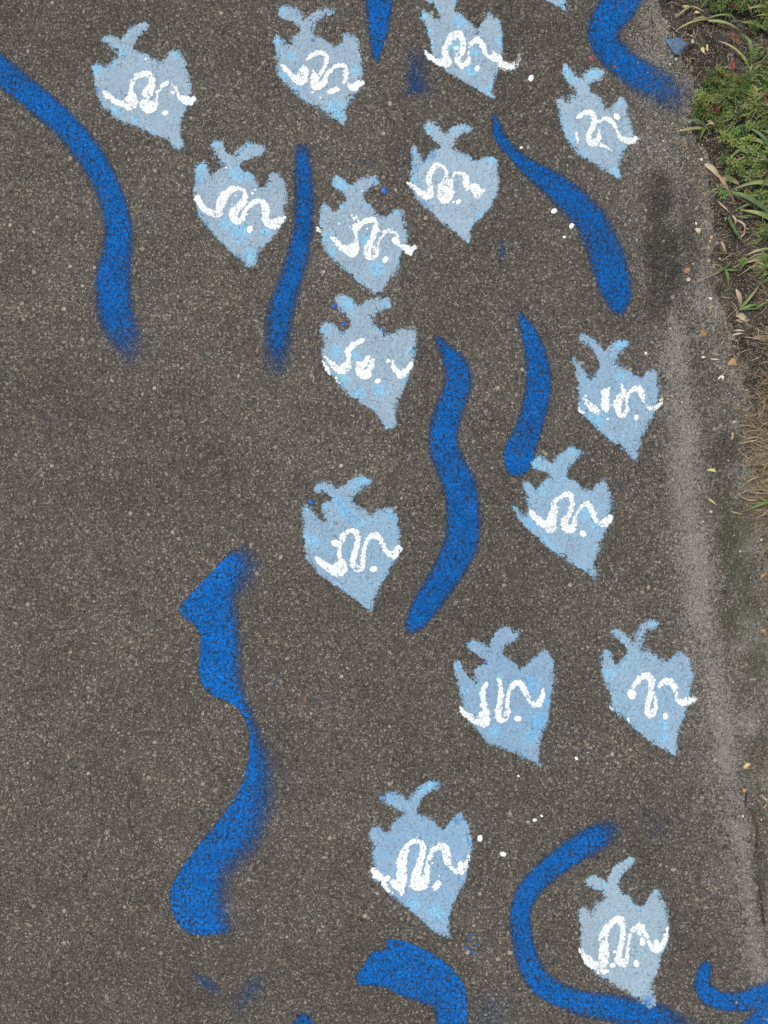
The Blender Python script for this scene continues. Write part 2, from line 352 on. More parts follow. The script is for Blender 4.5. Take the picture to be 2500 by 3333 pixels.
def soil_h(x, y):
    n = fbm(x, y, 40, 51, 4) - .5
    sdv = x - edge_x(y) + .05 * n + .02 * (fbm(x, y, 180, 61, 3) - .5)
    return H(x, y) + np.clip(sdv * .22, -.006, .010) + np.clip(sdv * 2, 0, 1) * .012 * (fbm(x, y, 12, 71, 3) - .5) + .004 * (fbm(x, y, 160, 81, 4) - .5) - .0012
sx = ax[ax > .40]; sy = ay
X2, Y2 = np.meshgrid(sx, sy); Z2 = soil_h(X2, Y2)
above = Z2 > H(X2, Y2) - .0025
keep = above[:-1, :-1] | above[1:, 1:] | above[1:, :-1] | above[:-1, 1:]
soil = grid_mesh('ground', X2, Y2, Z2, keep=keep, mat=M_SOIL, smooth=True); tag(soil, kind='structure')
def GZ(x, y): return float(np.maximum(H(x, y), soil_h(x, y)))
# ---- outlines traced on the path surface; units: local px, scale and origin per item ----
# fish: origin, scale, tone, outline split "tail | right shoulder | right fin | hull | left fin | left shoulder"
FISH = []
def F(label, o, s, tone, outline, strokes, dots, cyan=()):
    segs = [[tuple(float(v) for v in p.split(',')) for p in part.split()] for part in outline.split('|')]
    st = [[tuple(float(v) for v in p.split(',')) for p in line.split()] for line in strokes.split('|')]
    FISH.append((label, o, s, tone, segs, st, dots, cyan))

F('pale blue fish alone at the upper left, its squiggle spilling past its right side', (270,40), 4.1475, 0,
 '450,550 400,490 310,420 225,380 300,300 400,310 500,355 560,320 610,230 720,160 850,130 885,200 860,245 790,310 740,380 695,440 700,500|'
 '750,545 860,560 920,600|1030,660 1110,620 1180,530 1300,530 1360,610 1400,690 1430,790|1465,950 1460,1070 1450,1130 1400,1290 1370,1370 1320,1500 1315,1640 1335,1720 1355,1770 1310,1850 1200,1790 1150,1720 1000,1670 830,1600 700,1540 560,1490 430,1420 300,1310 230,1200 180,1060|'
 '150,900 120,780 100,700 180,690 260,730 340,720|400,650 440,590',
 '290,1090,60 340,1130,90 410,1180,80 500,1230,70 600,1240,150 650,1220,190 660,1120,110 650,1020,60 690,920,80 760,850,85 850,835,75 925,870,90 935,960,90 910,1040,120 870,1100,130|850,1240,160 900,1280,180 990,1240,50 1000,1150,35 1010,1090,40 1060,1020,45 1110,970,60 1190,960,60 1240,1010,50 1280,1090,40 1300,1140,60 1380,1180,120 1440,1210,110 1500,1170,50',
 [(1115,1360,42),(1215,1085,28),(995,1080,20),(850,632,18)], [('C',500,540,90),('C',170,780,90),('B',190,1050,60),('C',400,680,60),('C',640,240,50),('B',240,380,40),('C',1260,560,70),('C',420,1330,80),('C',700,1480,60)])
F('pale blue fish left of the top blue wedge, dark flecks at its tail root', (860,0), 4.1475, 0,
 '460,440 450,370 400,300 320,280 230,250 190,180 190,90 260,75 350,90 440,120 500,170 540,230 600,220 650,180 740,130 830,100 890,110 945,150 930,185 850,215 760,260 700,310 680,370 675,430|'
 '700,470 760,500 850,550 910,610|940,640 1000,600 1060,570 1060,500 1080,440 1200,470 1250,520 1290,620 1310,720|1320,850 1325,960 1320,1060 1300,1180 1240,1270 1190,1350 1130,1440 1100,1500 1105,1600 1075,1690 1000,1650 900,1580 820,1520 720,1450 600,1390 480,1310 380,1220 270,1120 190,1020 175,940 170,870|'
 '160,740 130,620 120,560 170,465 250,520 310,590|370,540 400,480',
 '240,890,60 300,940,75 360,1010,65 420,1070,100 500,1070,180 520,1030,170 540,940,100|580,810,50 640,750,70 720,720,70 800,730,80 840,790,70 830,880,60 790,960,60 740,1020,60 690,1080,110 690,1150,130 760,1150,120 810,1110,80 835,1040,50 860,980,60 900,950,60 940,910,50 1010,890,60 1080,900,80 1105,960,80 1100,1040,70 1080,1110,70|675,980,55 665,1060,90|1120,1110,50 1160,1170,80 1220,1190,100 1290,1130,90 1330,1130,40|890,1245,80 985,1205,60',
 [(655,1250,20),(760,1325,14)], [('C',370,760,70),('C',200,700,70),('C',170,560,60),('C',250,1050,80),('C',430,1210,90),('C',950,1450,120),('C',1000,1550,90),('C',1230,950,70),('C',250,150,70),('X',660,545,45),('X',710,890,22),('X',960,735,22)])
F('fish at the top edge with its tail cut off and white spray on its right', (1330,0), 4.1475, 0,
 '430,240 400,200 380,120 330,70 280,40 200,0 190,-60 230,-160 330,-170 450,-120 560,-170 700,-200 720,-130 640,-60 640,0 635,80|'
 '640,150 740,190 790,260 860,330|920,380 980,310 1040,240 1060,185 1150,220 1240,270 1265,350|1275,480 1270,600 1260,740 1230,860 1210,940 1170,1050 1150,1150 1130,1230 1160,1320 1140,1330 1050,1290 960,1230 850,1160 720,1090 600,1020 500,960 420,870 340,780 310,700 280,620 290,560|'
 '260,480 240,380 200,300 150,240 150,180 170,120 230,120 270,180 330,210 350,250|400,250',
 '225,700,30 260,750,60 320,790,70 400,840,90 480,850,120 530,830,110 505,750,90 470,660,70 520,600,85 565,520,80 640,460,85 705,480,90 735,570,85 725,680,80 670,770,80 680,840,90 740,890,90 800,830,70 805,760,50 810,690,25|850,590,60 890,550,70 940,540,85 990,600,80 1015,680,70 1070,770,50 1150,780,100 1205,790,110|1145,700,45 1150,770,70',
 [(645,650,32),(930,925,40),(635,535,12),(820,640,14)], [('C',200,200,80),('C',280,420,60),('C',310,620,50),('C',700,280,110),('C',620,620,90),('C',900,700,80),('C',1080,1200,80),('C',830,960,100),('C',1230,560,70)])
F('pale blue fish nearest the green weeds, a round white drop on its right fin', (1750,160), 4.1475, 0,
 '520,590 450,500 390,430 340,340 320,220 400,200 440,260 520,340 580,390 600,330 680,280 800,260 890,290 905,340 860,400 780,440 700,470 690,540|'
 '720,590 780,610 850,650 900,710|940,790 1010,760 1080,680 1120,640 1180,680 1210,750 1225,850|1250,970 1280,1080 1290,1180 1200,1320 1150,1430 1110,1530 1105,1640 1130,1760 1060,1730 960,1670 830,1590 700,1520 600,1460 500,1370 420,1270 360,1170 320,1060 295,940 290,850|'
 '270,780 250,740 230,670 330,660 390,720|440,650 520,620',
 '535,930,50 600,880,70 700,860,80 760,920,85 755,1020,80 710,1110,70 690,1190,80 720,1260,100 790,1260,95 820,1180,70 825,1100,40|830,980,40 890,945,50 960,950,60 1020,1010,60 1060,1080,50 1100,1170,50 1160,1230,80 1230,1240,85 1310,1210,60|850,1285,60 980,1355,40|520,1150,40 545,1250,55',
 [(1070,915,46)], [('C',400,300,90),('C',740,330,100),('C',450,430,70),('C',340,1050,90),('C',450,1230,80),('C',620,1430,60),('C',1060,1680,90),('C',1110,730,50)])
F('pale blue fish with a rounded crown, close left of the narrow blue band', (590,420), 4.1475, 0,
 '590,510 540,460 480,370 430,280 370,200 430,150 540,150 580,220 620,310 680,350 740,300 800,240 900,180 1050,210 1130,250 1130,310 1050,370 940,400 850,430 800,480 800,540|'
 '900,570 970,620 1020,700|1050,780 1110,770 1160,710 1170,640 1230,590 1320,620 1390,690 1430,800|1435,920 1410,1040 1390,1120 1420,1190 1370,1310 1290,1400 1210,1500 1120,1590 1040,1660 1020,1740 1020,1800 960,1860 880,1850 830,1780 740,1710 650,1640 570,1560 480,1470 400,1380 310,1270 240,1170 200,1040 180,930|'
 '160,830 190,750 190,640 180,540 170,470 290,430 350,470 370,560 400,620|480,550',
 '215,930,85 260,1010,90 320,1080,90 400,1130,90 480,1140,110 520,1120,120 520,1040,125 560,940,130 610,865,95 700,810,85 780,800,50 855,850,50 860,930,80 820,1010,110 740,1080,110 700,1160,120 730,1230,100 800,1240,90 840,1180,65 870,1100,55 910,1050,65 980,990,75 1070,980,80 1130,1030,95 1140,1130,105 1140,1220,105 1200,1300,85 1290,1270,145 1370,1220,50 1425,1185,28|1060,940,20 1062,960,20',
 [(930,1355,48),(965,870,20),(1002,823,14),(610,522,17),(735,900,12),(685,1015,10)], [('C',270,520,90),('B',220,720,60),('C',240,640,80),('C',470,190,70),('C',900,200,80),('C',760,590,120),('C',930,640,80),('C',600,1270,100),('C',800,1380,160),('C',1150,1380,80),('B',230,1120,50),('B',330,1270,50),('C',940,1700,110)])
F('pale fish whose nose touches the next tail, thin white spikes above its squiggle', (1000,520), 4.1475, 0,
 '520,570 500,470 420,420 350,350 330,290 350,215 400,200 450,240 540,310 610,350 650,300 730,250 820,225 910,220 970,270 965,330 890,360 820,410 770,480 780,560|'
 '850,610 920,680|970,750 1050,760 1130,710 1220,670 1300,690 1330,790|1345,930 1355,1040 1335,1150 1280,1250 1250,1350 1230,1460 1180,1560 1100,1640 1050,1710 1030,1800 980,1860 920,1840 850,1770 770,1700 680,1640 580,1540 480,1470 380,1380 280,1280 210,1180 190,1060 190,960|'
 '160,850 175,760 180,640 220,550 290,600 350,710|400,690 440,600',
 '140,920,50 165,970,50|340,1030,40 380,1100,75 440,1160,85 510,1210,95 600,1240,150 625,1200,155 660,1120,70 660,1020,50 660,930,115 720,880,70 790,830,75 870,810,80 930,870,75 920,960,90 890,1050,80 850,1130,85 810,1230,115 840,1310,105 910,1290,105 930,1200,95 970,1120,42 1010,1040,42 1060,980,50 1130,970,50 1200,1010,50 1220,1080,60 1250,1160,42 1340,1200,105 1390,1260,70|1395,1240,60 1450,1180,60|655,680,16 670,790,32 700,860,45|600,760,45 640,810,30',
 [(1060,1350,45),(1190,1100,50),(430,868,15),(325,1060,15),(575,905,12),(808,935,14),(980,965,12),(740,425,12)], [('C',450,350,100),('C',210,620,70),('C',240,1080,90),('C',320,1250,80),('C',770,1080,80),('C',950,1480,120),('C',450,620,50),('C',920,300,60),('C',1200,690,50)])
F('pale blue fish whose squiggle has a big round white blot in the middle', (1290,350), 4.1475, 0,
 '580,540 550,480 480,420 400,340 360,260 360,190 420,165 500,200 570,260 620,330 670,350 720,290 800,250 900,220 1030,290 980,340 900,360 840,400 790,460 780,540|'
 '840,590 930,630 1020,680|1110,720 1160,680 1250,660 1350,690 1370,770 1380,880|1385,1000 1370,1120 1320,1260 1250,1380 1150,1480 1070,1560 1010,1640 995,1740 990,1830 930,1810 850,1740 760,1660 660,1590 560,1510 470,1420 370,1340 280,1240 220,1120 200,1000 190,880|'
 '210,740 205,620 200,540 240,480 290,580 340,670 380,740|440,620 520,570',
 '150,1020,25 200,1055,60 270,1110,75 350,1170,95 430,1190,115 460,1120,75 450,1020,68 445,920,72 490,840,82 560,780,80 630,810,50 680,880,50 670,960,90 665,1040,170 665,1150,235 660,1200,180 740,1010,60 760,930,30 800,890,40 870,890,55 930,930,85 950,1020,95 940,1085,70 1000,1080,60 1055,1080,125 1090,1150,115 1090,1215,60 1180,1110,60',
 [(840,1275,37),(775,1280,20)], [('B',230,800,80),('B',480,640,70),('C',240,600,70),('C',230,980,70),('B',360,1290,60),('C',400,290,80),('C',760,290,70),('C',950,260,60),('C',1280,700,80),('C',1150,1430,60)])
F('fish with a cyan patch on its left tail lobe, under the nose of another', (1000,920), 4.1475, 0,
 '580,520 520,450 440,380 400,300 370,230 370,170 440,150 530,170 600,220 660,290 740,300 800,240 900,210 1000,190 1100,210 1135,270 1130,340 1040,370 950,410 900,470 895,560|'
 '960,600 1040,670|1130,700 1200,650 1290,620 1440,610 1490,680 1465,800|1460,950 1450,1060 1410,1200 1360,1290 1320,1420 1260,1550 1210,1660 1190,1780 1210,1930 1130,1970 1050,1980 1010,1890 950,1800 880,1720 770,1660 660,1580 560,1520 500,1450 430,1370 360,1290 280,1180 220,1080 200,950|'
 '210,860 230,790 180,700 150,620 230,530 310,540 400,590 460,690|530,650 570,590',
 '210,1050,30 250,1130,42 300,1220,38|390,1290,25 420,1340,35|240,1000,30 310,1070,65 380,1140,85 450,1190,95 520,1150,150 565,1060,60 555,980,90 570,900,95 620,850,75 690,800,70 760,775,60|605,785,25 610,840,40|690,1095,85 760,1110,80 820,1010,60|710,1170,95 720,1230,105 790,1255,105 840,1200,95 870,1110,65 890,1040,60|1105,1050,40 1100,1065,45|1155,1060,35 1160,1130,52 1210,1200,75 1270,1240,115 1330,1180,85 1400,1100,60',
 [(955,1330,40)], [('C',970,1450,100),('C',1050,300,60),('C',560,290,120),('C',450,1330,160),('C',380,950,110),('C',640,980,80),('C',250,650,80),('C',1430,900,60),('C',1330,1330,60),('C',700,1500,100),('B',1190,1925,30)])
F('blue grey fish with a squiggle of separate bars, beside the pale dusty strip', (1800,1040), 4.1475, 1,
 '630,610 580,500 540,430 460,360 390,310 350,260 370,175 430,200 530,250 600,310 660,370 700,420 760,360 830,290 920,265 1030,290 1010,350 940,410 880,470 850,560 860,600|'
 '980,660 1060,710 1130,760|1200,775 1270,700 1370,670 1410,730 1440,830|1450,900 1420,1000 1410,1100 1380,1200 1350,1300 1300,1400 1250,1510 1200,1620 1160,1730 1150,1850 1120,1910 1040,1860 980,1780 870,1700 760,1620 670,1550 590,1470 520,1390 430,1310 350,1240 320,1190 350,1120 340,1000|'
 '320,930 350,850 310,780 300,690 260,560 290,500 360,590 420,690 480,790 520,810|560,720 610,670',
 '420,1080,60 480,1150,85 560,1210,95 610,1250,45|700,980,115 710,1080,105 705,1160,125 730,1215,75|740,950,50 775,920,28|920,870,40 945,980,60 910,1030,105 880,1120,115 870,1190,100 890,1270,70 930,1300,80 990,1250,60 1005,1190,50 990,1120,28 1000,1050,50 1060,960,55 1120,930,95 1180,960,105 1210,1040,95 1230,1110,50 1290,1190,42 1350,1200,85 1420,1160,60 1460,1080,50|335,1200,50 400,1270,35',
 [(1125,1325,37),(440,1030,18),(740,1343,16),(800,1160,12)], [('C',600,1340,120),('C',900,790,70),('C',900,320,90),('C',500,1330,80),('B',560,680,50),('B',1170,760,40),('B',1430,940,35)])
F('fish whose tail touches a round blue band end, with a cyan spike on its left', (1640,1420), 4.1475, 1,
 '600,500 520,480 430,440 360,380 430,290 500,260 570,310 650,360 710,280 800,210 900,130 980,130 1070,220 1000,300 930,370 870,440 850,530|'
 '880,570 970,610 1040,670|1110,720 1180,700 1240,640 1290,590 1370,600 1420,680 1440,780|1460,900 1440,1010 1420,1130 1380,1270 1340,1380 1300,1500 1260,1610 1220,1700 1230,1800 1245,1930 1180,1880 1090,1810 980,1760 880,1700 770,1620 660,1550 560,1470 470,1390 390,1310 290,1230 220,1140 150,1040 110,930 170,960 240,1040 310,1065 320,960|'
 '310,850 300,760 260,680 245,600 310,600 380,660 440,720|500,650 570,580 620,560',
 '370,1030,75 440,1100,85 520,1170,95 600,1220,115 640,1235,145 640,1160,140 655,1060,115 680,970,95 670,900,90 740,840,55 830,785,65 900,795,70 920,880,62 910,980,75 870,1080,75 820,1150,115 830,1220,105 890,1265,105 950,1200,85 960,1110,52 1000,1020,32 1050,940,52 1120,910,85 1170,960,85 1210,1060,75 1250,1150,42|1330,1180,95 1390,1150,110 1440,1080,65',
 [(1070,1315,45),(455,1185,16),(400,1115,15)], [('D',330,1200,90),('D',220,1080,70),('C',140,980,50),('C',560,1400,90),('C',680,1540,80),('C',950,180,90),('C',430,350,90),('C',1080,1030,100),('C',530,740,60),('C',1220,1200,60)])
F('fish alone at mid photo, bright blue streaks and a rusty stain below its tail', (950,1520), 4.1475, 1,
 '530,450 490,380 420,340 330,340 300,290 350,230 430,200 520,220 600,270 680,240 760,190 860,130 970,110 1080,190 1040,240 950,270 940,320 870,360 820,440|'
 '850,490 920,530 1000,590|1060,660 1120,600 1200,560 1310,530 1390,580 1430,670 1460,780|1470,900 1460,1010 1480,1100 1450,1200 1370,1280 1330,1380 1270,1480 1200,1580 1160,1690 1110,1800 1120,1880 1070,1920 970,1890 890,1810 790,1740 700,1670 580,1600 470,1530 380,1460 310,1380 250,1290 200,1240 190,1130 160,1030 150,880|'
 '150,760 145,650 140,530 200,505 280,570 350,660 420,730|430,650 410,570 430,480',
 '320,1230,45 380,1280,75 470,1340,105 560,1390,145 640,1390,195 670,1310,135 650,1230,60 640,1140,62 640,1060,72 670,1000,85 700,920,82 780,860,72 860,880,82 890,970,82 880,1080,82 840,1200,82 830,1310,95 890,1375,105 955,1330,85 960,1200,72 980,1080,50 1030,970,62 1110,920,85 1190,960,72 1230,1060,62 1290,1150,72 1370,1180,115 1440,1110,105',
 [(595,1030,57),(1105,1378,48)], [('D',640,450,80),('D',710,600,90),('D',810,690,70),('C',290,1000,90),('C',1430,700,70),('C',960,180,100),('C',830,260,60),('R',605,760,50),('R',580,930,40),('C',900,760,80),('D',1330,650,60),('C',190,560,50),('C',180,950,60)])
F('left fish of the lower right pair, bright cyan down its right side', (1440,2010), 4.1475, 2,
 '560,600 500,530 420,470 350,420 330,350 410,315 500,330 580,370 640,380 660,290 710,200 820,120 920,110 980,170 1040,210 990,290 900,350 830,420 810,490|'
 '880,540 960,590 1030,650|1080,670 1150,610 1220,540 1310,480 1370,430 1440,470 1480,560 1510,660|1510,800 1500,950 1460,1080 1450,1220 1430,1370 1380,1500 1330,1640 1310,1760 1310,1900 1320,2000 1240,1950 1130,1910 1010,1840 860,1790 710,1730 590,1680 530,1590 440,1490 360,1400 300,1300 250,1230 270,1130 230,1020 210,900|'
 '180,790 150,690 140,600 220,570 280,660 330,760 400,830 450,880|430,780 430,680 500,650',
 '235,1205,32 290,1290,75 380,1340,95 470,1390,115 560,1400,150 580,1350,125 590,1280,92 570,1180,62 545,1070,64 550,970,72 600,900,52|750,830,50 775,900,65 790,1000,78 780,1110,82 755,1230,92 760,1340,105 815,1375,95 865,1310,95 875,1200,64 880,1090,47 910,980,52 960,900,82 1030,880,84 1090,950,72 1140,1050,72 1190,1140,62 1260,1185,75 1320,1140,100 1350,1050,62 1355,970,32',
 [(520,1310,40),(525,1180,24),(1020,1365,46)], [('D',1200,900,130),('D',1310,1400,140),('D',1200,1600,90),('D',1380,1100,110),('C',180,650,70),('C',270,990,80),('C',780,820,60),('B',1270,520,50),('C',700,1550,90),('B',340,350,30)])
F('right fish of the lower right pair, with a thin bent right tail lobe', (1910,1990), 4.1475, 1,
 '550,545 520,480 510,440 430,390 360,330 300,265 400,235 480,260 550,340 620,400 650,380 670,280 720,190 820,120 960,130 970,170 900,240 820,240 790,290 770,390 740,450 760,520|'
 '850,540 940,590 1020,650|1110,660 1170,600 1250,550 1330,590 1400,660 1430,760|1450,850 1420,950 1390,1050 1400,1150 1350,1300 1320,1400 1270,1520 1230,1640 1210,1750 1220,1880 1200,1970 1140,1920 1070,1860 980,1840 860,1760 760,1680 650,1580 560,1500 440,1400 330,1310 330,1220 310,1100 260,1020 220,900|'
 '190,780 180,660 210,580 260,520 320,550 350,640 390,720|450,650 510,600',
 '625,1020,60 680,940,85 750,880,85 830,870,95 870,950,95 875,1050,95 850,1150,85 820,1260,75 810,1360,85 860,1395,95 915,1330,72 930,1230,52 925,1150,32|975,1010,40 1030,960,85 1120,940,105 1180,1000,85 1200,1090,52 1220,1190,52 1290,1230,92 1370,1210,110 1420,1200,60|560,1450,25 575,1485,20|310,1285,22 345,1325,25',
 [(590,1095,45),(610,1150,45),(625,1100,45),(1062,1415,42)], [('D',1420,720,40),('D',1430,850,40),('C',300,850,90),('C',1050,1540,70),('C',1060,1700,80),('C',900,150,60),('B',680,230,40),('C',420,1380,50)])
F('fish with a bold heavy squiggle and a pointed right fin, low in the middle', (1170,2520), 4.0225, 2,
 '590,520 520,480 430,430 330,380 260,310 370,240 480,240 570,280 640,350 670,280 750,190 860,120 940,70 1060,110 1010,190 920,240 840,310 790,380 770,460 750,510|'
 '840,540 950,590 1030,670|1100,720 1160,640 1230,570 1320,490 1370,570 1430,650 1460,750|1475,880 1465,1010 1440,1150 1410,1290 1370,1430 1300,1560 1240,1690 1190,1830 1170,1960 1165,2120 1080,2110 970,2050 880,1970 790,1880 690,1800 590,1740 480,1640 360,1550 290,1440 200,1380 170,1280 200,1210 170,1130 170,1000|'
 '180,900 130,820 120,720 180,670 260,690 330,760|400,730 440,640 520,550',
 '165,1240,35 220,1310,105 290,1370,80 340,1460,60 390,1530,42|430,1410,60 500,1450,130 550,1400,150 550,1280,135 550,1160,135 580,1050,115 620,950,85 690,890,75 780,870,85 830,940,75 825,1040,72 800,1140,95 760,1240,115 740,1350,125 735,1450,135 840,1440,130 870,1350,105 890,1250,75 895,1140,65 940,1060,52 980,980,85 1060,950,105 1130,1000,115 1150,1110,110 1190,1210,62 1260,1270,62 1330,1260,110 1390,1180,62 1420,1080,42|550,1480,110 550,1570,60|1030,1430,90 985,1495,65|650,1470,35 700,1450,60',
 [(365,1365,44),(1330,1190,47),(955,1162,12),(1048,1330,12),(435,1550,12)], [('C',950,130,90),('C',800,200,50),('B',300,310,60),('B',1280,600,60),('B',190,1130,40),('B',440,1620,45),('D',350,1040,50),('C',1000,1800,130),('C',1430,850,60),('C',700,1700,90),('B',540,530,35)])
F('grey blue fish at the bottom right, its nose lying over the curved band', (1830,2770), 4.0225, 3,
 '560,590 500,510 400,480 320,430 300,360 390,310 490,330 570,380 610,300 680,200 770,130 850,70 950,90 930,160 850,250 780,320 740,390 760,500|'
 '800,540 880,590 950,690|1060,710 1110,640 1160,540 1220,490 1290,520 1320,620 1360,720|1385,850 1390,1000 1390,1130 1350,1270 1290,1400 1270,1520 1230,1640 1170,1750 1210,1870 1230,1990 1150,2060 1060,1990 950,1910 850,1850 740,1790 600,1720 500,1650 400,1560 320,1460 250,1330 240,1200 230,1080 235,960|'
 '200,860 190,760 290,730 350,770 365,840|400,730 450,660 550,620',
 '235,1295,62 280,1360,75 350,1440,115 430,1490,125 520,1500,155 540,1380,135 545,1250,135 540,1120,135 590,1000,95 660,920,95 750,900,105 790,990,82 790,1100,82 770,1220,82 740,1330,82 740,1430,95 800,1480,95 845,1400,64 855,1260,47 875,1140,37 920,1040,62 1010,990,95 1070,1050,75 1110,1120,52|1000,1060,60 1030,1085,40|1130,1190,42 1190,1270,64 1240,1280,115 1300,1230,62 1350,1140,62 1370,1000,32|545,1560,110',
 [(1052,1170,38),(1055,1210,36),(970,1475,44),(660,1495,36),(685,1315,22),(468,1590,20),(1235,1200,40)], [('C',1300,560,40),('B',290,370,25),('B',1120,1960,90),('C',560,430,40)])

F4 = FISH[3]
FISH.append(('nose tip of a fish poking in from the top edge beside the hooked band', (1576,-386), 4.1475, 0, F4[4], F4[5], F4[6], F4[7]))
# spray bands: points x,y,width,soft,strength (strength 1 = solid) or polygons x,y,soft
BAND = []
def B(label, o, s, kind, pts):
    BAND.append((label, o, s, kind, [tuple(float(v) for v in p.split(',')) for p in pts.split()]))
f = 1659/2500
B('long curved blue band sweeping in from the left edge and fading at its lower end', (0,100), 2.01, 'line',
  '-120,170,170,22,1 0,265,172,22,1 100,340,165,22,1 250,462,160,22,1 400,590,160,22,1 530,740,160,22,1 650,920,158,22,1 730,1100,155,24,1 775,1290,165,26,1 768,1450,180,28,1 742,1600,205,30,1 742,1750,210,32,.98 768,1880,215,40,.85 815,2000,190,50,.62 860,2110,140,60,.36')
B('angular blue band with a crisp left edge and a sprayed right edge, standing lower left', (500,1750), 1.6385, 'poly',
  '135,370,4 200,300,4 290,205,5 370,115,6 415,75,12 470,90,60 510,150,70 470,230,70 430,290,50 415,340,40 435,450,30 440,560,35 445,700,40 460,800,35 490,880,30 518,960,35 550,1060,45 580,1150,55 600,1260,65 590,1400,75 560,1530,75 505,1640,75 430,1730,65 370,1800,60 355,1900,60 370,2010,60 385,2090,45 330,2115,10 260,2120,6 190,2110,5 130,2060,5 95,1990,5 85,1910,5 100,1850,5 150,1760,4 230,1650,4 330,1530,4 410,1425,3 470,1320,3 500,1230,3 515,1130,3 512,1050,4 488,960,4 440,900,5 380,870,5 310,840,5 255,780,6 240,700,6 250,600,6 250,520,5 220,465,5 160,420,5')
B('narrow upright blue band between two fish, right of the rounded crown fish', (0,0), f, 'line',
  '652,325,24,10,.8 655,370,33,9,1 658,430,35,9,1 655,490,38,9,1 643,555,43,10,1 625,615,45,11,1 606,675,48,11,1 601,730,48,14,.85 598,785,40,22,.5')
B('blue wedge pointing down from the top edge between two fish tails', (0,0), 1, 'poly',
  '1188,-90,9 1275,-90,9 1274,20,9 1262,90,9 1248,150,8 1228,203,7 1215,190,7 1205,130,8 1197,60,9')
B('small faded dark blue patch under the topmost fish', (0,0), f, 'poly',
  '890,118,26 905,125,26 914,150,26 926,185,26 915,203,18 880,205,10 880,170,6 885,130,14')
B('hooked blue band running from the top right corner into the dirt edge', (0,0), f, 'line',
  '1372,-50,78,8,1 1335,12,76,8,1 1300,65,60,8,1 1315,105,58,8,1 1350,140,58,9,1 1385,165,60,12,.93 1415,183,64,18,.80 1445,200,66,24,.62 1475,210,64,30,.42 1510,216,58,34,.2')
B('thick blue band bending down to a rounded end on the right side', (1550,350), 1.77, 'line',
  '102,48,14,10,.9 116,105,42,12,1 135,170,58,12,1 180,230,62,12,1 240,290,66,12,1 310,350,92,14,1 400,415,120,18,1 490,480,142,24,1 570,555,155,28,1 650,640,160,30,1 705,740,172,30,1 745,830,185,28,1 772,930,188,24,1 795,1010,180,22,1 812,1080,150,20,1 820,1140,90,18,1')
B('blue band with a pointed top and a round solid blue foot', (1550,350), 1.77, 'line',
  '250,1180,10,10,.9 280,1250,58,12,1 310,1320,92,12,1 335,1400,112,14,1 352,1480,130,14,1 358,1560,136,14,1 355,1640,142,14,1 340,1720,148,14,1 318,1800,146,12,1 290,1880,150,10,1 262,1950,165,8,1.1 245,2010,172,8,1.2 240,2045,150,8,1.2')
B('long wavy blue band in the middle with a pointed top', (0,0), f, 'line',
  '945,730,6,6,.9 965,760,26,7,1 985,790,47,8,1 990,820,53,8,1 980,860,54,8,1 965,900,56,8,1 957,940,58,8,1 962,980,60,8,1 980,1020,63,8,1 995,1060,66,8,1 1000,1110,67,9,1 998,1160,68,9,1 985,1200,66,9,1 960,1245,60,9,1 930,1290,54,9,1 905,1330,44,8,1 890,1352,26,8,1')
B('solid bright blue block at the bottom edge with a notched left end', (1100,3000), 2.765, 'poly',
  '165,490,8 225,410,8 275,320,7 335,260,8 390,280,18 440,230,30 440,165,26 500,157,6 600,175,4 720,225,4 850,290,4 960,360,4 1050,450,4 1120,540,4 1155,640,4 1165,750,5 1160,920,5 1160,1100,5 880,1100,22 885,920,22 880,800,25 850,760,25 700,710,20 540,650,20 430,590,20 300,575,20 180,570,15')
B('blue band curving like a letter C around the bottom right fish', (1600,2600), 1.8433, 'line',
  '710,185,90,45,.6 640,225,130,34,.9 560,270,142,26,1 480,320,142,20,1 390,385,135,18,1 290,470,128,16,1 210,570,122,15,1 172,680,118,15,1 178,800,120,15,1 197,900,122,15,1 228,1000,130,15,1 280,1085,138,15,1 350,1145,138,16,1 450,1195,132,18,1 560,1230,135,22,1 700,1250,145,26,1 850,1285,145,28,1 1000,1310,135,34,.9 1120,1350,110,44,.55 1250,1400,90,50,.3')
B('short hooked blue band in the bottom right corner', (1600,2600), 1.8433, 'line',
  '1285,1015,72,12,1 1265,1080,86,10,1 1285,1155,105,10,1 1360,1210,108,12,1 1470,1220,108,16,1 1560,1205,120,22,1 1660,1175,140,26,1 1780,1150,150,26,1 1640,1320,150,24,1 1560,1400,140,20,1')
B('small blue blob cut by the bottom edge', (0,0), f, 'line', '652,2200,14,8,1 655,2212,36,8,1 655,2225,42,8,1')
B('faint blue overspray streak near the lower left bottom edge', (0,0), f, 'line', '415,2105,8,8,.3 440,2120,16,12,.5 470,2140,14,12,.35')
B('faint slanting blue overspray near the bottom edge left of centre', (0,0), f, 'line', '565,2105,14,16,.2 545,2135,34,20,.34 515,2175,28,20,.28')
B('faint short upright blue smear right of the blotted fish', (0,0), f, 'line', '1085,518,6,6,.35 1083,545,10,7,.55 1080,562,5,6,.3')
B('faint blue haze of spray above the fish with thin white spikes', (0,0), f, 'line', '765,350,8,12,.22 800,352,10,12,.28 825,356,6,12,.2')
B('faint blue haze of spray on the dusty path, lower right', (0,0), f, 'line', '1395,1770,20,30,.2 1425,1790,30,34,.26')
B('faint dark blue haze along the bottom edge beside the solid block', (0,0), f, 'line', '1060,2180,50,50,.3 1050,2230,60,50,.3')

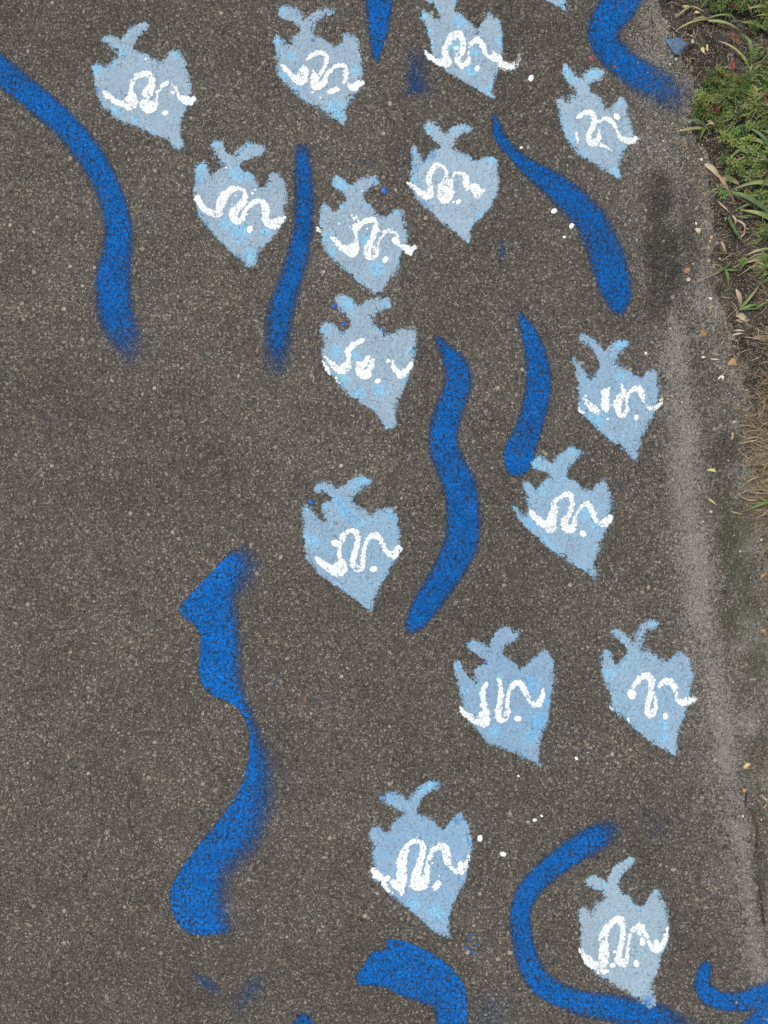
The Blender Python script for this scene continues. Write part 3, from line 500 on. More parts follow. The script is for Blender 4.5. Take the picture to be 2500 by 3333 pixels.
WHITE_SPRAY = [('white spray scuff right of the topmost fish', (1330,0), 4.1475,
   [(1250,870,90,60,.95),(1330,900,90,70,.85),(1420,900,80,80,.66),(1490,830,60,70,.5),(1500,700,40,60,.34),(1460,600,30,50,.2)]),
 ('white spray scuff at the right tip of the squiggle on the fish nearest the weeds', (1750,160), 4.1475, [(1220,1250,70,50,.9),(1300,1240,90,70,.62),(1370,1200,60,70,.36)]),
 ('white spray scuff at the right tip of the squiggle on the lower right pair', (1910,1990), 4.1475, [(1370,1220,80,50,.9),(1440,1190,90,60,.66),(1490,1180,60,60,.4)]),
 ('white spray scuff along the right edge of the bottom right fish', (1830,2770), 4.0225, [(1300,1250,60,50,.85),(1360,1130,50,40,.8),(1385,980,30,36,.5),(1380,850,16,30,.3)]),
 ('white spray scuff right of the fish alone at the upper left', (270,40), 4.1475, [(1430,1210,80,40,.95),(1500,1170,70,50,.8)]),
 ('white spray scuff at the right side of the fish with separate bars', (1800,1040), 4.1475, [(1400,1180,50,40,.75),(1460,1120,50,50,.66),(1470,1050,30,40,.45)])]

# drops: displayed px (1659 wide) x,y,r,colour
DROPS = [
 (1147,169,6.5,'w'),(1197,456,6,'w'),(1235,488,5.5,'w'),(1219,512,3.2,'w'),(1126,319,3,'w'),(1395,763,3,'w'),(1037,1811,6.5,'w'),
 (1087,1845,6,'w'),(1155,1771,4,'w'),(1170,1762,2.8,'w'),(1245,1638,3.6,'w'),(1120,1676,2.5,'w'),
 (830,412,6.5,'b'),(722,662,5,'b'),(743,700,4.5,'b'),(828,712,3.5,'b'),(672,1085,5.2,'b'),(1049,1432,4,'b'),
 (1008,2048,3.5,'b'),(1022,2057,4,'b'),(1018,2018,3,'b'),(1030,2040,3.2,'b'),(1012,2030,2.4,'b'),(596,1479,2.5,'b'),(603,1462,1.8,'b'),
 (1278,128,3.2,'r'),(1328,144,2.6,'r'),(1082,33,4.2,'n')]
# ------------------------------------------------------------------ painted marks: films that follow the grain of the path
TONES = [(.308, .425, .530), (.256, .403, .545), (.238, .388, .555), (.312, .430, .522)]
PATCH = {'C': (.200, .520, .770), 'D': (.130, .420, .730), 'B': (.035, .190, .540), 'R': (.17, .12, .075), 'X': (.010, .075, .34)}
WHITE = (.79, .84, .85)
BLUE = (.0035, .205, .740)
BAND_TONE = [.90, 1.05, .80, .92, .6, .84, .78, .84, .86, 1.05, .94, .92] + [.8] * 20

def local_grid(x0, x1, y0, y1, st=.001):
    x0 = math.floor(x0 / DX) * DX; y0 = math.floor(y0 / DX) * DX
    gx = x0 + np.arange(0, int((x1 - x0) / st) + 2) * st; gy = y0 + np.arange(0, int((y1 - y0) / st) + 2) * st
    return np.meshgrid(gx, gy)
def tw(o, s, p):    # local traced units -> world (x, y, extra lengths in m)
    x, y = W(o[0] + p[0] / s, o[1] + p[1] / s); return (x, y) + tuple(v * S / s for v in p[2:3]) + tuple(p[3:])
def cells(mask): return mask[:-1, :-1] | mask[1:, 1:] | mask[1:, :-1] | mask[:-1, 1:]

def fish(i, label, o, s, tone, segs, strokes, dots, cyan):
    full = [p for sg in segs for p in sg]
    out = densify([tw(o, s, p) for p in full], 3)
    cx, cy = out[:, 0].mean(), out[:, 1].mean()
    root = bpy.data.objects.new('painted_fish', None); C.objects.link(root); root.location = (cx, cy, 0); root.empty_display_size = .02
    tag(root, label, 'painted fish', 'pale blue fish painted on the path')
    X, Y = local_grid(out[:, 0].min() - .004, out[:, 0].max() + .004, out[:, 1].min() - .004, out[:, 1].max() + .004)
    d, _ = poly_sdf(X, Y, out)
    lf = fbm(X, Y, 45, 200 + i, 2)
    d = d + .0028 * (fbm(X, Y, 260, 300 + i, 3) - .5) * 2
    soft = .0050 + .0120 * np.clip(lf - .40, 0, 1) * 2
    cover = np.clip(.56 - d / (2 * soft), 0, 1.25)
    # sprayed tips of tail and fins are thinner
    for part in (segs[0], segs[2], segs[4]):
        pw = [tw(o, s, q) for q in part]; tip = min(pw, key=lambda q: -((q[0] - cx) ** 2 + (q[1] - cy) ** 2))
        cover -= .26 * np.exp(-(((X - tip[0]) ** 2 + (Y - tip[1]) ** 2) / .010 ** 2)) * rng.uniform(.4, 1)
    base = np.array(TONES[tone]) * rng.uniform(.96, 1.04)
    col = np.ones(X.shape + (3,)) * base
    gn = fbm(X, Y, 22, 400 + i, 3)[..., None]
    col = col * (.93 + .14 * gn)
    lav = np.clip((fbm(X, Y, 30, 500 + i, 2) - .45) * 3, 0, 1)[..., None] * .25
    col = col * (1 - lav) + np.array((.385, .435, .54)) * (base.sum() / 1.39) * lav
    rim = np.exp(-np.clip(-d, 0, 1) / .006) * np.clip((fbm(X, Y, 35, 600 + i, 2) - .25) * 2.6, 0, 1) * .74
    tint = rim + .12 * np.clip((fbm(X, Y, 40, 650 + i, 2) - .5) * 4, 0, 1); col2 = np.ones(X.shape + (3,)) * np.array(PATCH['C']); wsum = tint + 1e-3
    for (k, px, py, r) in cyan:
        x, y = tw(o, s, (px, py)); rr = r * S / s
        q = .70 * np.exp(-(((X - x) ** 2 + (Y - y) ** 2) / (rr * (1.35 if k in 'CDB' else .9)) ** 2))
        f_ = (q / (q + wsum))[..., None]; col2 = col2 * (1 - f_) + np.array(PATCH[k]) * f_; wsum = wsum + q; tint = np.maximum(tint, q)
    zf = H(X, Y) + .0007
    cxm = (X[:-1, :-1] + X[1:, 1:]) / 2; cym = (Y[:-1, :-1] + Y[1:, 1:]) / 2
    keep = cells(cover > .10)
    left = keep.copy()
    for nm, part in (('tail', segs[0]), ('fin', segs[2]), ('fin', segs[4])):
        pp = [tw(o, s, q) for q in part]
        mx, my = np.mean([q[0] for q in pp]), np.mean([q[1] for q in pp])
        # widen the outer rim so ragged paint beyond the traced line stays with its part
        a, b = np.array(pp[0]), np.array(pp[-1]); mid = (a + b) / 2
        big = [tuple(a)] + [tuple(np.array(q) + (np.array(q) - mid) / (np.linalg.norm(np.array(q) - mid) + 1e-9) * .005) for q in pp[1:-1]] + [tuple(b)]
        sel = keep & left & inside(cxm, cym, big)
        if sel.sum() < 5: continue
        left &= ~sel
        grid_part(nm, X, Y, zf, sel, cover, col, M_BODY, root, tint, col2)
    grid_part('body', X, Y, zf, left, cover, col, M_BODY, root, tint, col2)
    # white squiggle
    sw = [[tw(o, s, (q[0], q[1], q[2] / 2)) for q in st] for st in strokes]
    allp = np.array([q[:2] for st in sw for q in st])
    Xs, Ys = local_grid(allp[:, 0].min() - .012, allp[:, 0].max() + .012, allp[:, 1].min() - .012, allp[:, 1].max() + .012)
    ds = np.full(Xs.shape, 1e9)
    for st in sw:
        dd, _, _ = seg_field(Xs, Ys, densify(st, 3, closed=False) if len(st) > 2 else st); ds = np.minimum(ds, dd)
    ds = ds + .0030 * (fbm(Xs, Ys, 210, 800 + i, 3) - .5) * 2 - .0004
    cov = np.clip(.56 - ds / .0040, 0, 1.06) - 1.1 * np.clip(fbm(Xs, Ys, 55, 900 + i, 2) - .52, 0, 1) - .60 * np.clip(fbm(Xs, Ys, 330, 950 + i, 2) - .55, 0, 1)
    wc = np.ones(Xs.shape + (3,)) * np.array(WHITE)
    grid_part('squiggle', Xs, Ys, H(Xs, Ys) + .0012, cells(cov > .08), cov, wc, M_WHITE, root)
    for q in dots:
        x, y = tw(o, s, q[:2]); drop_mesh('dot', x, y, q[2] * S / s, WHITE, .0013, root, 40 + int(q[0]))
    for ch in root.children: ch.location = (-cx, -cy, 0)
    return root

def grid_part(nm, X, Y, Z, sel, cover, col, mat, root, tint=None, col2=None):
    at = {'cover': cover, 'pcol': col}
    if tint is not None: at['tw'] = tint; at['pcol2'] = col2
    o = grid_mesh(nm, X, Y, Z, keep=sel, attrs=at, mat=mat)
    if o: o.parent = root
    return o
def drop_mesh(nm, x, y, r, colr, lift, parent, seed):
    n = 14; rs = random.Random(seed)
    ph = rs.uniform(0, 6.28); vs = []; fs = []
    rings = [(0, 1.0), (.55, .85), (.85, .45), (1.0, 0.0)]
    for k, (q, hh) in enumerate(rings):
        if k == 0: vs.append((x, y, float(H(x, y)) + lift + r * .14)); continue
        for a in range(n):
            an = a * 2 * math.pi / n
            rr = r * q * (1 + .16 * math.sin(2 * an + ph) + .09 * math.sin(5 * an + ph * 3))
            px, py = x + rr * math.cos(an), y + rr * math.sin(an)
            vs.append((px, py, float(H(px, py)) + (lift + r * .14 * hh if k < 3 else lift * .3)))
    for a in range(n): fs.append((0, 1 + a, 1 + (a + 1) % n))
    for k in range(2):
        b0 = 1 + k * n; b1 = b0 + n
        for a in range(n): fs.append((b0 + a, b1 + a, b1 + (a + 1) % n, b0 + (a + 1) % n))
    return raw_mesh(nm, vs, fs, DROPM[colr], parent, True)
def plain(name, c_, rough=.5, var=.08):
    m, t = new_mat(name); p = t.n('ShaderNodeNewGeometry').outputs['Position']
    n = t.noise(p, 500, 2, .6, '3D'); c = t.mix(1.0, c_, t.ramp(n, [(.3, 1 - var), (.7, 1 + var)]), 'MULTIPLY')
    finish(t, c, rough, [(n, .0006, .6)]); return m
M_WD = plain('white_paint_drop', WHITE, .45); M_BD = plain('blue_paint_drop', (.012, .10, .46), .45); M_RD = plain('red_paint_drop', (.50, .02, .03), .45); M_ND = plain('rust_brown', (.10, .045, .022), .7)
DROPM = {WHITE: M_WD, 'w': M_WD, 'b': M_BD, 'r': M_RD, 'n': M_ND}

for i, a in enumerate(FISH): fish(i, *a)

def band(i, label, o, s, kind, pts):
    if kind == 'line':
        q = [tw(o, s, (p_[0], p_[1], p_[2] / 2)) + (p_[3] * S / s, p_[4]) for p_ in pts]
        if len(q) > 2: q = densify(q, 4, closed=False)
        A = np.array(q); R = (A[:, 2] + A[:, 3] * 1.6).max() + .004
    else:
        q = [tw(o, s, p_) for p_ in pts]; A = np.array(q); R = A[:, 2].max() * 1.9 + .004
    X, Y = local_grid(A[:, 0].min() - R, A[:, 0].max() + R, max(A[:, 1].min() - R, -1.16), min(A[:, 1].max() + R, 1.2), .001)
    if kind == 'line': d, soft, strg = seg_field(X, Y, q)
    else:
        d, soft = poly_sdf(X, Y, q, True); strg = 1
        if 'faded' in label: strg = .62
    d = d + .0012 * (fbm(X, Y, 200, 1000 + i, 3) - .5) * 2
    soft = np.maximum(np.where(soft > .005, soft * 1.9, soft * 1.2) if kind == 'poly' else soft * 1.6, .0018)
    u = np.clip(.5 - d / (2 * soft), 0, 1)
    cover = u * u * (3 - 2 * u) * 1.02 * strg * (1.2 if 'faint' in label else 1)
    cover = cover * (1 - .22 * np.clip(fbm(X, Y, 20, 1100 + i, 2) - .45, 0, 1) * 2)
    col = np.ones(X.shape + (3,)) * np.array(BLUE) * BAND_TONE[i] * (.85 + .3 * fbm(X, Y, 18, 1200 + i, 3))[..., None]
    ob = grid_mesh('painted_blue_band', X, Y, H(X, Y) + .00054 - .000018 * i, keep=cells(cover > .035), attrs={'cover': cover, 'pcol': col}, mat=M_BLUE)
    tag(ob, label, 'paint mark', 'blue spray painted bands')
    return ob
for i, a in enumerate(BAND): band(i, *a)

for (label, o, s, pts) in WHITE_SPRAY:
    q = [tw(o, s, (p_[0], p_[1], p_[2] / 2)) + (p_[3] * S / s, p_[4]) for p_ in pts]; A = np.array(q); R = .03
    X, Y = local_grid(A[:, 0].min() - R, A[:, 0].max() + R, A[:, 1].min() - R, A[:, 1].max() + R)
    d, soft, strg = seg_field(X, Y, q); u = np.clip(.5 - d / (2 * soft), 0, 1)
    cover = u * u * (3 - 2 * u) * strg * .9
    ob = grid_mesh('white_spray', X, Y, H(X, Y) + .0009, keep=cells(cover > .05), attrs={'cover': cover, 'pcol': np.ones(X.shape + (3,)) * np.array(WHITE)}, mat=M_SPRAY)
    tag(ob, label, 'paint mark')

CN = {'w': 'white', 'b': 'blue', 'r': 'red', 'n': 'brown'}
DL = ['white drop right of the topmost fish, level with the scuff', 'upper of two white drops left of the thick bending band', 'white drop touching the left edge of the thick bending band',
 'small white drop just under the pair by the thick bending band', 'tiny white drop right of the pointed top of the thick bending band', 'lone white drop above the fish on the dusty strip',
 'large white drop right of the bold fish low in the middle', 'large white drop between the bold fish and the C band', 'left one of two small white drops above the C band', 'right one of two small white drops above the C band',
 'small white drop between the pair of fish in the lower right', 'tiny white drop below the nose of the left fish of the lower right pair',
 'round blue drop right of the tail of the fish with thin white spikes', 'blue drop at the left tail lobe of the fish with the cyan tail patch', 'blue drop left of the tail root of the fish with the cyan tail patch', 'blue drop right of the tail root of the fish with the cyan tail patch',
 'blue drop over the left fin of the lone mid photo fish', 'blue drop beside the tail root of the left fish in the lower right pair',
 'blue fleck on the left of the cluster beside the solid block', 'blue fleck low right in the cluster beside the solid block', 'topmost blue fleck of the cluster beside the solid block', 'blue fleck at the right of the cluster beside the solid block', 'tiny blue fleck in the middle of the cluster beside the solid block',
 'lower of two tiny blue flecks right of the angular band', 'upper of two tiny blue flecks right of the angular band', 'red drop above the fish nearest the weeds', 'tiny red drop at the edge of the hooked band', 'flat rust brown spot at the right fin tip of the topmost fish']
for k, (x, y, r, cc) in enumerate(DROPS):
    ob = drop_mesh(CN[cc] + '_paint_drop', *D(x, y), r * S * 1.507, cc, .0006, None, k)
    x0, y0 = D(x, y)
    for v_ in ob.data.vertices: v_.co.x -= x0; v_.co.y -= y0
    ob.location = (x0, y0, 0)
    tag(ob, DL[k], 'paint drop', CN[cc] + ' paint drops on the path')
# ------------------------------------------------------------------ verge: weeds, grass, stones, leaves, litter
def leaf_mat(name, rough, trans, var, vein=False):
    m, t = new_mat(name); c = t.attr('bcol', True); p = t.n('ShaderNodeNewGeometry').outputs['Position']
    n = t.noise(p, 350, 3, .65, '3D'); n2 = t.noise(p, 90, 2, .5, '3D')
    c = t.mix(1.0, c, t.ramp(t.m('ADD', t.m('MULTIPLY', n, .6), t.m('MULTIPLY', n2, .4)), [(.3, 1 - var), (.7, 1 + var)]), 'MULTIPLY')
    finish(t, c, rough, [(n, .0005, .7)], spec=.35, trans=trans); return m
M_LEAF = leaf_mat('leaf_green', .5, .18, .30); M_DRY = leaf_mat('dry_grass', .75, .12, .28)

class RM:       # raw mesh with a colour per vertex
    def __init__(s): s.v = []; s.f = []; s.c = []
    def add(s, vs, fs, cs):
        b = len(s.v); s.v += vs; s.f += [tuple(i + b for i in f_) for f_ in fs]; s.c += cs
    def build(s, name, mat, parent=None, origin=(0, 0, 0), smooth=True):
        vs = [(v[0] - origin[0], v[1] - origin[1], v[2] - origin[2]) for v in s.v]
        o = raw_mesh(name, vs, s.f, mat, parent, smooth)
        at = o.data.attributes.new('bcol', 'FLOAT_COLOR', 'POINT')
        at.data.foreach_set('color', np.concatenate([np.array(s.c, float), np.ones((len(s.c), 1))], 1).astype(np.float32).ravel())
        if not parent: o.location = origin
        return o
def lerp(a, b, t): return tuple(x + (y - x) * t for x, y in zip(a, b))
def blade(rm, a, mid, b, w, h, c0, c1, z0=0., tip=0., fold=.35, twist=0., n=9, rs=random, blunt=False):
    """ribbon from root a over mid to tip b (world xy), width w, arch height h"""
    vs = []; fs = []; cs = []
    g0 = GZ(*a)
    for k in range(n + 1):
        u = k / n
        x = (1 - u) ** 2 * a[0] + 2 * u * (1 - u) * mid[0] + u * u * b[0]
        y = (1 - u) ** 2 * a[1] + 2 * u * (1 - u) * mid[1] + u * u * b[1]
        dx = 2 * (1 - u) * (mid[0] - a[0]) + 2 * u * (b[0] - mid[0]); dy = 2 * (1 - u) * (mid[1] - a[1]) + 2 * u * (b[1] - mid[1])
        L = math.hypot(dx, dy) + 1e-9; nx, ny = -dy / L, dx / L
        ww = w / 2 * ((.55 + .45 * min(1, u * 4)) * (1 - u ** (2.2 if not blunt else 6)) ** .8 + .03)
        tw_ = math.sin(u * 3.1 + twist * 2) * twist
        z = max(GZ(x, y) + .0012, g0 + z0 * (1 - u) + h * 4 * u * (1 - u) * .8 + tip * u * u)
        ca, sa = math.cos(tw_), math.sin(tw_)
        for q in (-1, 0, 1):
            off = q * ww
            vs.append((x + nx * off * ca, y + ny * off * ca, z + abs(off) * fold + off * sa))
            cc = lerp(c0, c1, max(0, (u - .35) / .65) ** 1.3); kk = 1.0 if q else 1.18
            cs.append(tuple(v * kk for v in cc))
    for k in range(n):
        for q in range(2):
            i0 = k * 3 + q; fs.append((i0, i0 + 1, i0 + 4, i0 + 3))
    rm.add(vs, fs, cs)
GRN = [(.125, .190, .055), (.095, .155, .045), (.180, .235, .080), (.085, .140, .065), (.240, .265, .105)]
STRAW = [(.31, .235, .145), (.22, .165, .10), (.42, .345, .24), (.13, .095, .060), (.27, .215, .15)]
def V1(x, y): return W(2000 + x / 3.318, y / 3.318)
def V2(x, y): return W(2000 + x / 3.318, 500 + y / 3.318)
def V3(x, y): return W(2050 + x / 3.402, 1050 + y / 3.402)
def V4(x, y): return W(2100 + x / 3.16, 1650 + y / 3.16)
def V5(x, y): return W(2150 + x / 3.686, 2300 + y / 3.686)
PX = S / 3.35
G_, D_, Y_, R_, T_, B_, K_ = (GRN[0], GRN[1]), (GRN[3], GRN[0]), (GRN[4], (.34, .30, .10)), (GRN[0], (.62, .03, .025)), (STRAW[0], STRAW[2]), (STRAW[3], STRAW[1]), (GRN[4], GRN[2])
TUFTS = [   # label, view, blades: root, mid, tip, width px, height mm, colours
 ('grass blades at the top edge of the photo reaching down over the dirt', V1, [((800,110),(700,190),(640,232),24,10,Y_),((800,110),(770,50),(735,-20),20,12,G_),((900,130),(970,70),(1015,-20),17,14,G_),((905,130),(870,60),(855,-20),15,12,G_),((800,110),(860,150),(940,180),14,6,T_)]),
 ('three long grass blades spreading from one point above the blue painted flake', V1, [((985,262),(800,300),(630,372),27,14,Y_),((980,268),(1160,345),(1340,382),30,16,K_),((975,245),(1150,245),(1315,292),20,20,G_),((990,260),(900,240),(820,250),14,8,T_)]),
 ('grass blades entering from the right edge near the top corner', V1, [((1700,175),(1480,160),(1270,208),27,22,K_),((1700,215),(1500,190),(1340,200),16,12,G_),((1350,283),(1500,330),(1700,470),26,14,G_),((1520,345),(1600,340),(1720,350),20,16,G_),((1480,300),(1600,380),(1690,480),24,10,D_),((1700,120),(1560,60),(1450,-10),22,18,G_),((1680,300),(1560,250),(1440,240),18,20,K_)]),
 ('pair of crossing grass blades beside the red dead leaf', V1, [((1435,722),(1390,560),(1308,415),36,24,G_),((1412,752),(1290,620),(1085,480),28,14,(GRN[4],STRAW[2])),((1430,760),(1560,790),(1700,830),26,16,G_),((1540,800),(1590,880),(1690,960),26,18,D_),((1430,740),(1470,640),(1540,560),14,20,G_)]),
 ('two flat grass blades pointing left below the bluish end of the hooked band', V1, [((935,1405),(800,1430),(655,1440),28,8,Y_),((955,1390),(850,1330),(700,1335),30,14,D_),((960,1400),(900,1470),(905,1550),30,10,G_),((960,1390),(1010,1460),(950,1530),22,10,D_)]),
 ('large grass clump at the right edge with one red painted tip', V1, [((1700,1760),(1500,1560),(1340,1390),38,30,D_),((1700,1800),(1330,1720),(1120,1560),36,22,D_),((1195,1755),(1320,1640),(1470,1535),26,20,R_),((1700,1720),(1480,1560),(1215,1545),46,26,K_),((1720,2000),(1560,1800),(1450,1690),44,26,D_),((1130,1560),(1160,1380),(1400,1312),16,14,G_),((1335,1225),(1430,1330),(1585,1445),30,18,D_),((1720,1640),(1560,1560),(1490,1450),30,36,G_),((1560,1640),(1500,1540),(1470,1440),26,26,D_),((1640,1900),(1480,1760),(1290,1700),24,16,K_)]),
 ('broad dark grass blades reaching in from the right edge', V2, [((1700,410),(1480,350),(1235,422),46,26,K_),((1740,790),(1380,580),(1195,440),68,30,D_),((1700,578),(1420,560),(1250,650),36,20,G_),((1720,800),(1520,740),(1320,640),56,26,(GRN[2],(.26,.28,.09))),((1210,700),(1180,880),(1415,1035),36,16,D_),((1700,470),(1560,440),(1400,560),22,22,G_),((1700,720),(1500,700),(1300,715),30,12,D_),((1720,120),(1600,200),(1540,130),40,30,G_)]),
 ('half dry grass clump with pale and green blades at the right edge', V2, [((1720,1080),(1540,1060),(1370,1130),30,22,(GRN[2],STRAW[2])),((1720,1110),(1560,1150),(1400,1170),34,16,G_),((1700,1130),(1480,1180),(1280,1230),26,14,T_),((1495,1185),(1600,1250),(1690,1380),46,18,G_),((1700,1150),(1480,1090),(1390,1180),16,18,T_),((1400,1150),(1330,1200),(1330,1290),20,14,T_),((1350,1132),(1150,1090),(905,1105),11,10,B_),((1700,1330),(1620,1390),(1520,1440),34,20,D_),((1700,1090),(1580,1090),(1440,1070),22,26,(GRN[2],STRAW[0])),((1620,1140),(1500,1200),(1310,1340),14,12,T_),((1700,1400),(1600,1340),(1540,1330),30,20,G_)]),
 ('small green sprig with a long dry stalk pointing left', V2, [((1185,1255),(1190,1380),(1205,1525),28,12,G_),((1180,1245),(1110,1270),(1050,1315),26,10,G_),((1180,1265),(1030,1330),(855,1395),9,8,T_),((1190,1260),(1260,1290),(1330,1280),22,10,D_),((1190,1240),(1210,1200),(1250,1170),26,12,G_),((1160,1320),(1120,1450),(1030,1640),10,6,B_)]),
 ('sparse grass sprig low beside a pale dry husk', V2, [((1325,1700),(1420,1560),(1545,1425),26,18,(GRN[2],STRAW[0])),((1330,1702),(1450,1640),(1560,1655),28,12,G_),((1335,1700),(1450,1690),(1590,1700),18,10,D_),((1700,1350),(1620,1560),(1590,1690),18,14,Y_),((1480,1700),(1540,1640),(1659,1620),20,14,G_)]),
 ('single green blade lying over the dry grass mat', V3, [((1560,1975),(1390,1985),(1255,2092),38,16,G_)]),
]
for k, (lab, vf, bl) in enumerate(TUFTS):
    r0 = vf(*bl[0][0]); rt = bpy.data.objects.new('grass_tuft', None); C.objects.link(rt); rt.location = (*r0, GZ(*r0)); rt.empty_display_size = .01
    tag(rt, lab, 'grass', 'green grass tufts in the verge')
    for (a, m_, b, wd, h, (c0, c1)) in bl:
        rm = RM(); blade(rm, vf(*a), vf(*m_), vf(*b), wd * PX * 1.1, h * .001, c0, c1, z0=.003, twist=random.uniform(-.5, .5), tip=random.uniform(0, .006), n=12)
        o = rm.build('blade', M_LEAF if c0 in GRN else M_DRY, rt, (r0[0], r0[1], GZ(*r0)))

# leafy weeds with finely cut, palm-shaped leaves
def palm_leaf(rm, cx, cy, cz, ang, R, tiltx, tilty, c, rs):
    vs = []; fs = []; cs = []
    def P(x, y, z=0):
        X_ = x * math.cos(ang) - y * math.sin(ang); Y_2 = x * math.sin(ang) + y * math.cos(ang)
        return (cx + X_, cy + Y_2, cz + z + X_ * tiltx + Y_2 * tilty)
    nl = 7
    for i in range(nl):
        a = math.radians(-132 + 264 * i / (nl - 1)) + rs.uniform(-.08, .08)
        L = R * (.78 + .25 * math.cos(a)) * rs.uniform(.88, 1.08)
        ca, sa = math.cos(a), math.sin(a); w_ = R * .060
        droop = -.10 * R
        def Q(u, v, z=0): return P(u * ca - v * sa, u * sa + v * ca, z)
        outline = [(0.02*L, -w_*.4), (.4*L, -w_*.8), (.62*L, -w_*2.9), (.66*L, -w_*1.0), (.80*L, -w_*2.1), (.86*L, -w_*.7), (L, 0), (.86*L, w_*.7), (.80*L, w_*2.1), (.66*L, w_*1.0), (.62*L, w_*2.9), (.4*L, w_*.75), (0.02*L, w_*.4)]
        b = len(vs)
        for (u, v) in outline:
            vs.append(Q(u, v, droop * (u / R) ** 2 + abs(v) * .25)); cs.append(tuple(x * rs.uniform(.85, 1.15) for x in c))
        m0 = len(vs); 
        for u in (.05, .4, .66, .86):
            vs.append(Q(u * L, 0, droop * (u * L / R) ** 2 - .0003)); cs.append(tuple(x * 1.25 for x in c))
        o = b; A, B2, C2, D2 = m0, m0 + 1, m0 + 2, m0 + 3
        fs += [(o, o+1, B2, A), (o+1, o+2, o+3, C2, B2), (o+3, o+4, o+5, D2, C2), (o+5, o+6, D2), (D2, o+6, o+7), (C2, D2, o+7, o+8, o+9), (B2, C2, o+9, o+10, o+11), (A, B2, o+11, o+12)]
    rm.add(vs, fs, cs)
def weed(x, y, R, nleaf, seed, tint, label, group='leafy weeds in the verge'):
    rs = random.Random(seed); rm = RM(); z0 = GZ(x, y)
    for i in range(nleaf):
        a = rs.uniform(0, 6.28) if nleaf > 1 else 1.2; d = rs.uniform(.3, 1.2) * R if i else rs.uniform(0, .35) * R
        hx, hy = x + d * math.cos(a), y + d * math.sin(a); hz = z0 + rs.uniform(.009, .024) * (1.2 if i == 0 else 1)
        c = tuple(v * rs.uniform(.75, 1.25) for v in tint)
        if rs.random() < .03: c = (.13, .045, .025)
        palm_leaf(rm, hx, hy, hz, rs.uniform(0, 6.28), R * rs.uniform(.75, 1.1), rs.uniform(-.3, .3), rs.uniform(-.3, .3), c, rs)
        # petiole
        w_ = .0006; vs = []; 
        for u in (0, .5, 1):
            px, py, pz = x + (hx - x) * u, y + (hy - y) * u, z0 + (hz - z0) * u ** .6
            for q in range(3): vs.append((px + w_ * math.cos(q * 2.1), py + w_ * math.sin(q * 2.1), pz))
        rm.add(vs, [(k * 3 + q, k * 3 + (q + 1) % 3, (k + 1) * 3 + (q + 1) % 3, (k + 1) * 3 + q) for k in range(2) for q in range(3)], [(.16, .13, .05)] * 9)
    o = rm.build('leafy_weed', M_LEAF, None, (x, y, z0), smooth=False)
    tag(o, label, 'weed', group); return o
DG, MG, LG, YG, RG = (.060, .096, .022), (.090, .132, .032), (.165, .215, .058), (.20, .19, .055), (.17, .085, .055)
named = [(V1(1220,452), .013, 2, RG, 'reddish cut-leaved weed on bare dirt above the red dead leaf'), (V2(1110,432), .014, 2, LG, 'bright green star-shaped weed leaf at the foot of the twisted dry leaf'),
         (V2(1455,500), .014, 3, LG, 'pale green weed between two broad grass blades'), (V2(1520,842), .011, 3, YG, 'small yellowish feathery weed below the broad grass blades'),
         (V1(1015,1372), .012, 3, YG, 'yellowing weed at the root of the two flat grass blades'), (V2(1405,285), .015, 3, LG, 'bright weed star under the twisted dry leaf, nearest the right edge'),
         (V2(1180,150), .014, 3, LG, 'bright weed left of the red tipped grass clump'), (V1(1440,375), .016, 4, MG, 'leafy weed under the blades from the top right corner')]
for k, ((x, y), R, n_, tn, lb) in enumerate(named): weed(x, y, R, n_, 3000 + k, tn, lb)
# dense beds: one shared label each, since nothing tells the plants in a bed apart
def bed(pts, lo, hi, tints, lab, seed):
    rs = random.Random(seed)
    for k, (x, y) in enumerate(pts):
        weed(*V1(x + rs.uniform(-25, 25), y + rs.uniform(-25, 25)), rs.uniform(lo, hi) * 1.12, rs.choice([4, 5, 6]), seed * 50 + k, rs.choice(tints), lab, lab.split(',')[0])
bed([(1030,860),(1110,850),(1210,900),(1020,960),(1110,980),(1200,1000),(1300,980),(1010,1070),(1100,1090),(1200,1090),(1300,1080),(1400,1060),(950,1150),(1040,1180),(1130,1190),(1240,1180),(1340,1160),(1440,1160),(900,1230),(990,1270),(1090,1270),(1190,1280),(1300,1270),(1400,1250),(1500,1230),(1490,1080),(1590,1120),(1600,1230),(1640,1040),(1560,980),(1450,950),(1640,900),(1440,850),(1560,860),(1660,1330),(1560,1330),(900,1100),(880,1180),(960,1050),(1000,920),(1160,930),(1260,1050),(1350,1000),(1520,1030)],
    .009, .014, [DG, DG, MG, MG, LG], 'dark feathery weed in the dense bed, at the end of the hooked blue band', 71)
bed([(1060,30),(1130,90),(1070,130),(1160,20),(1230,70),(1300,30),(1320,110),(1400,60),(1480,20),(1560,90),(1640,30),(1230,150),(1430,130),(1560,180),(1650,240),(960,40),(1130,-60),(1300,-70),(1500,-60),(1650,-60)],
    .010, .015, [DG, MG, MG], 'dark leafy weed in the bed along the top right edge of the photo', 72)
bed([(1400,1440),(1330,1480),(1180,1800),(1270,1830),(1350,1800),(1420,1880),(1300,1920),(1480,1960),(1220,1430),(1130,1440),(1560,1960),(1650,1540),(1480,1420),(1640,1440),(1100,1350),(1560,2010),(1640,2080),(1530,1380),(1450,1800),(1260,1500),(1160,1560),(1240,1640),(1380,1600),(1500,1600),(1600,1680),(1380,1700),(1560,1820)],
    .009, .014, [MG, LG, LG, DG], 'mid green weed in the bed, around the large grass clump', 73)
bed([(1640,2540),(1600,2500),(1660,2620),(1640,2780),(1300,2880),(1480,2180),(1600,2250)], .007, .011, [MG, LG], 'small low weed among the half dry grass at the right edge', 74)

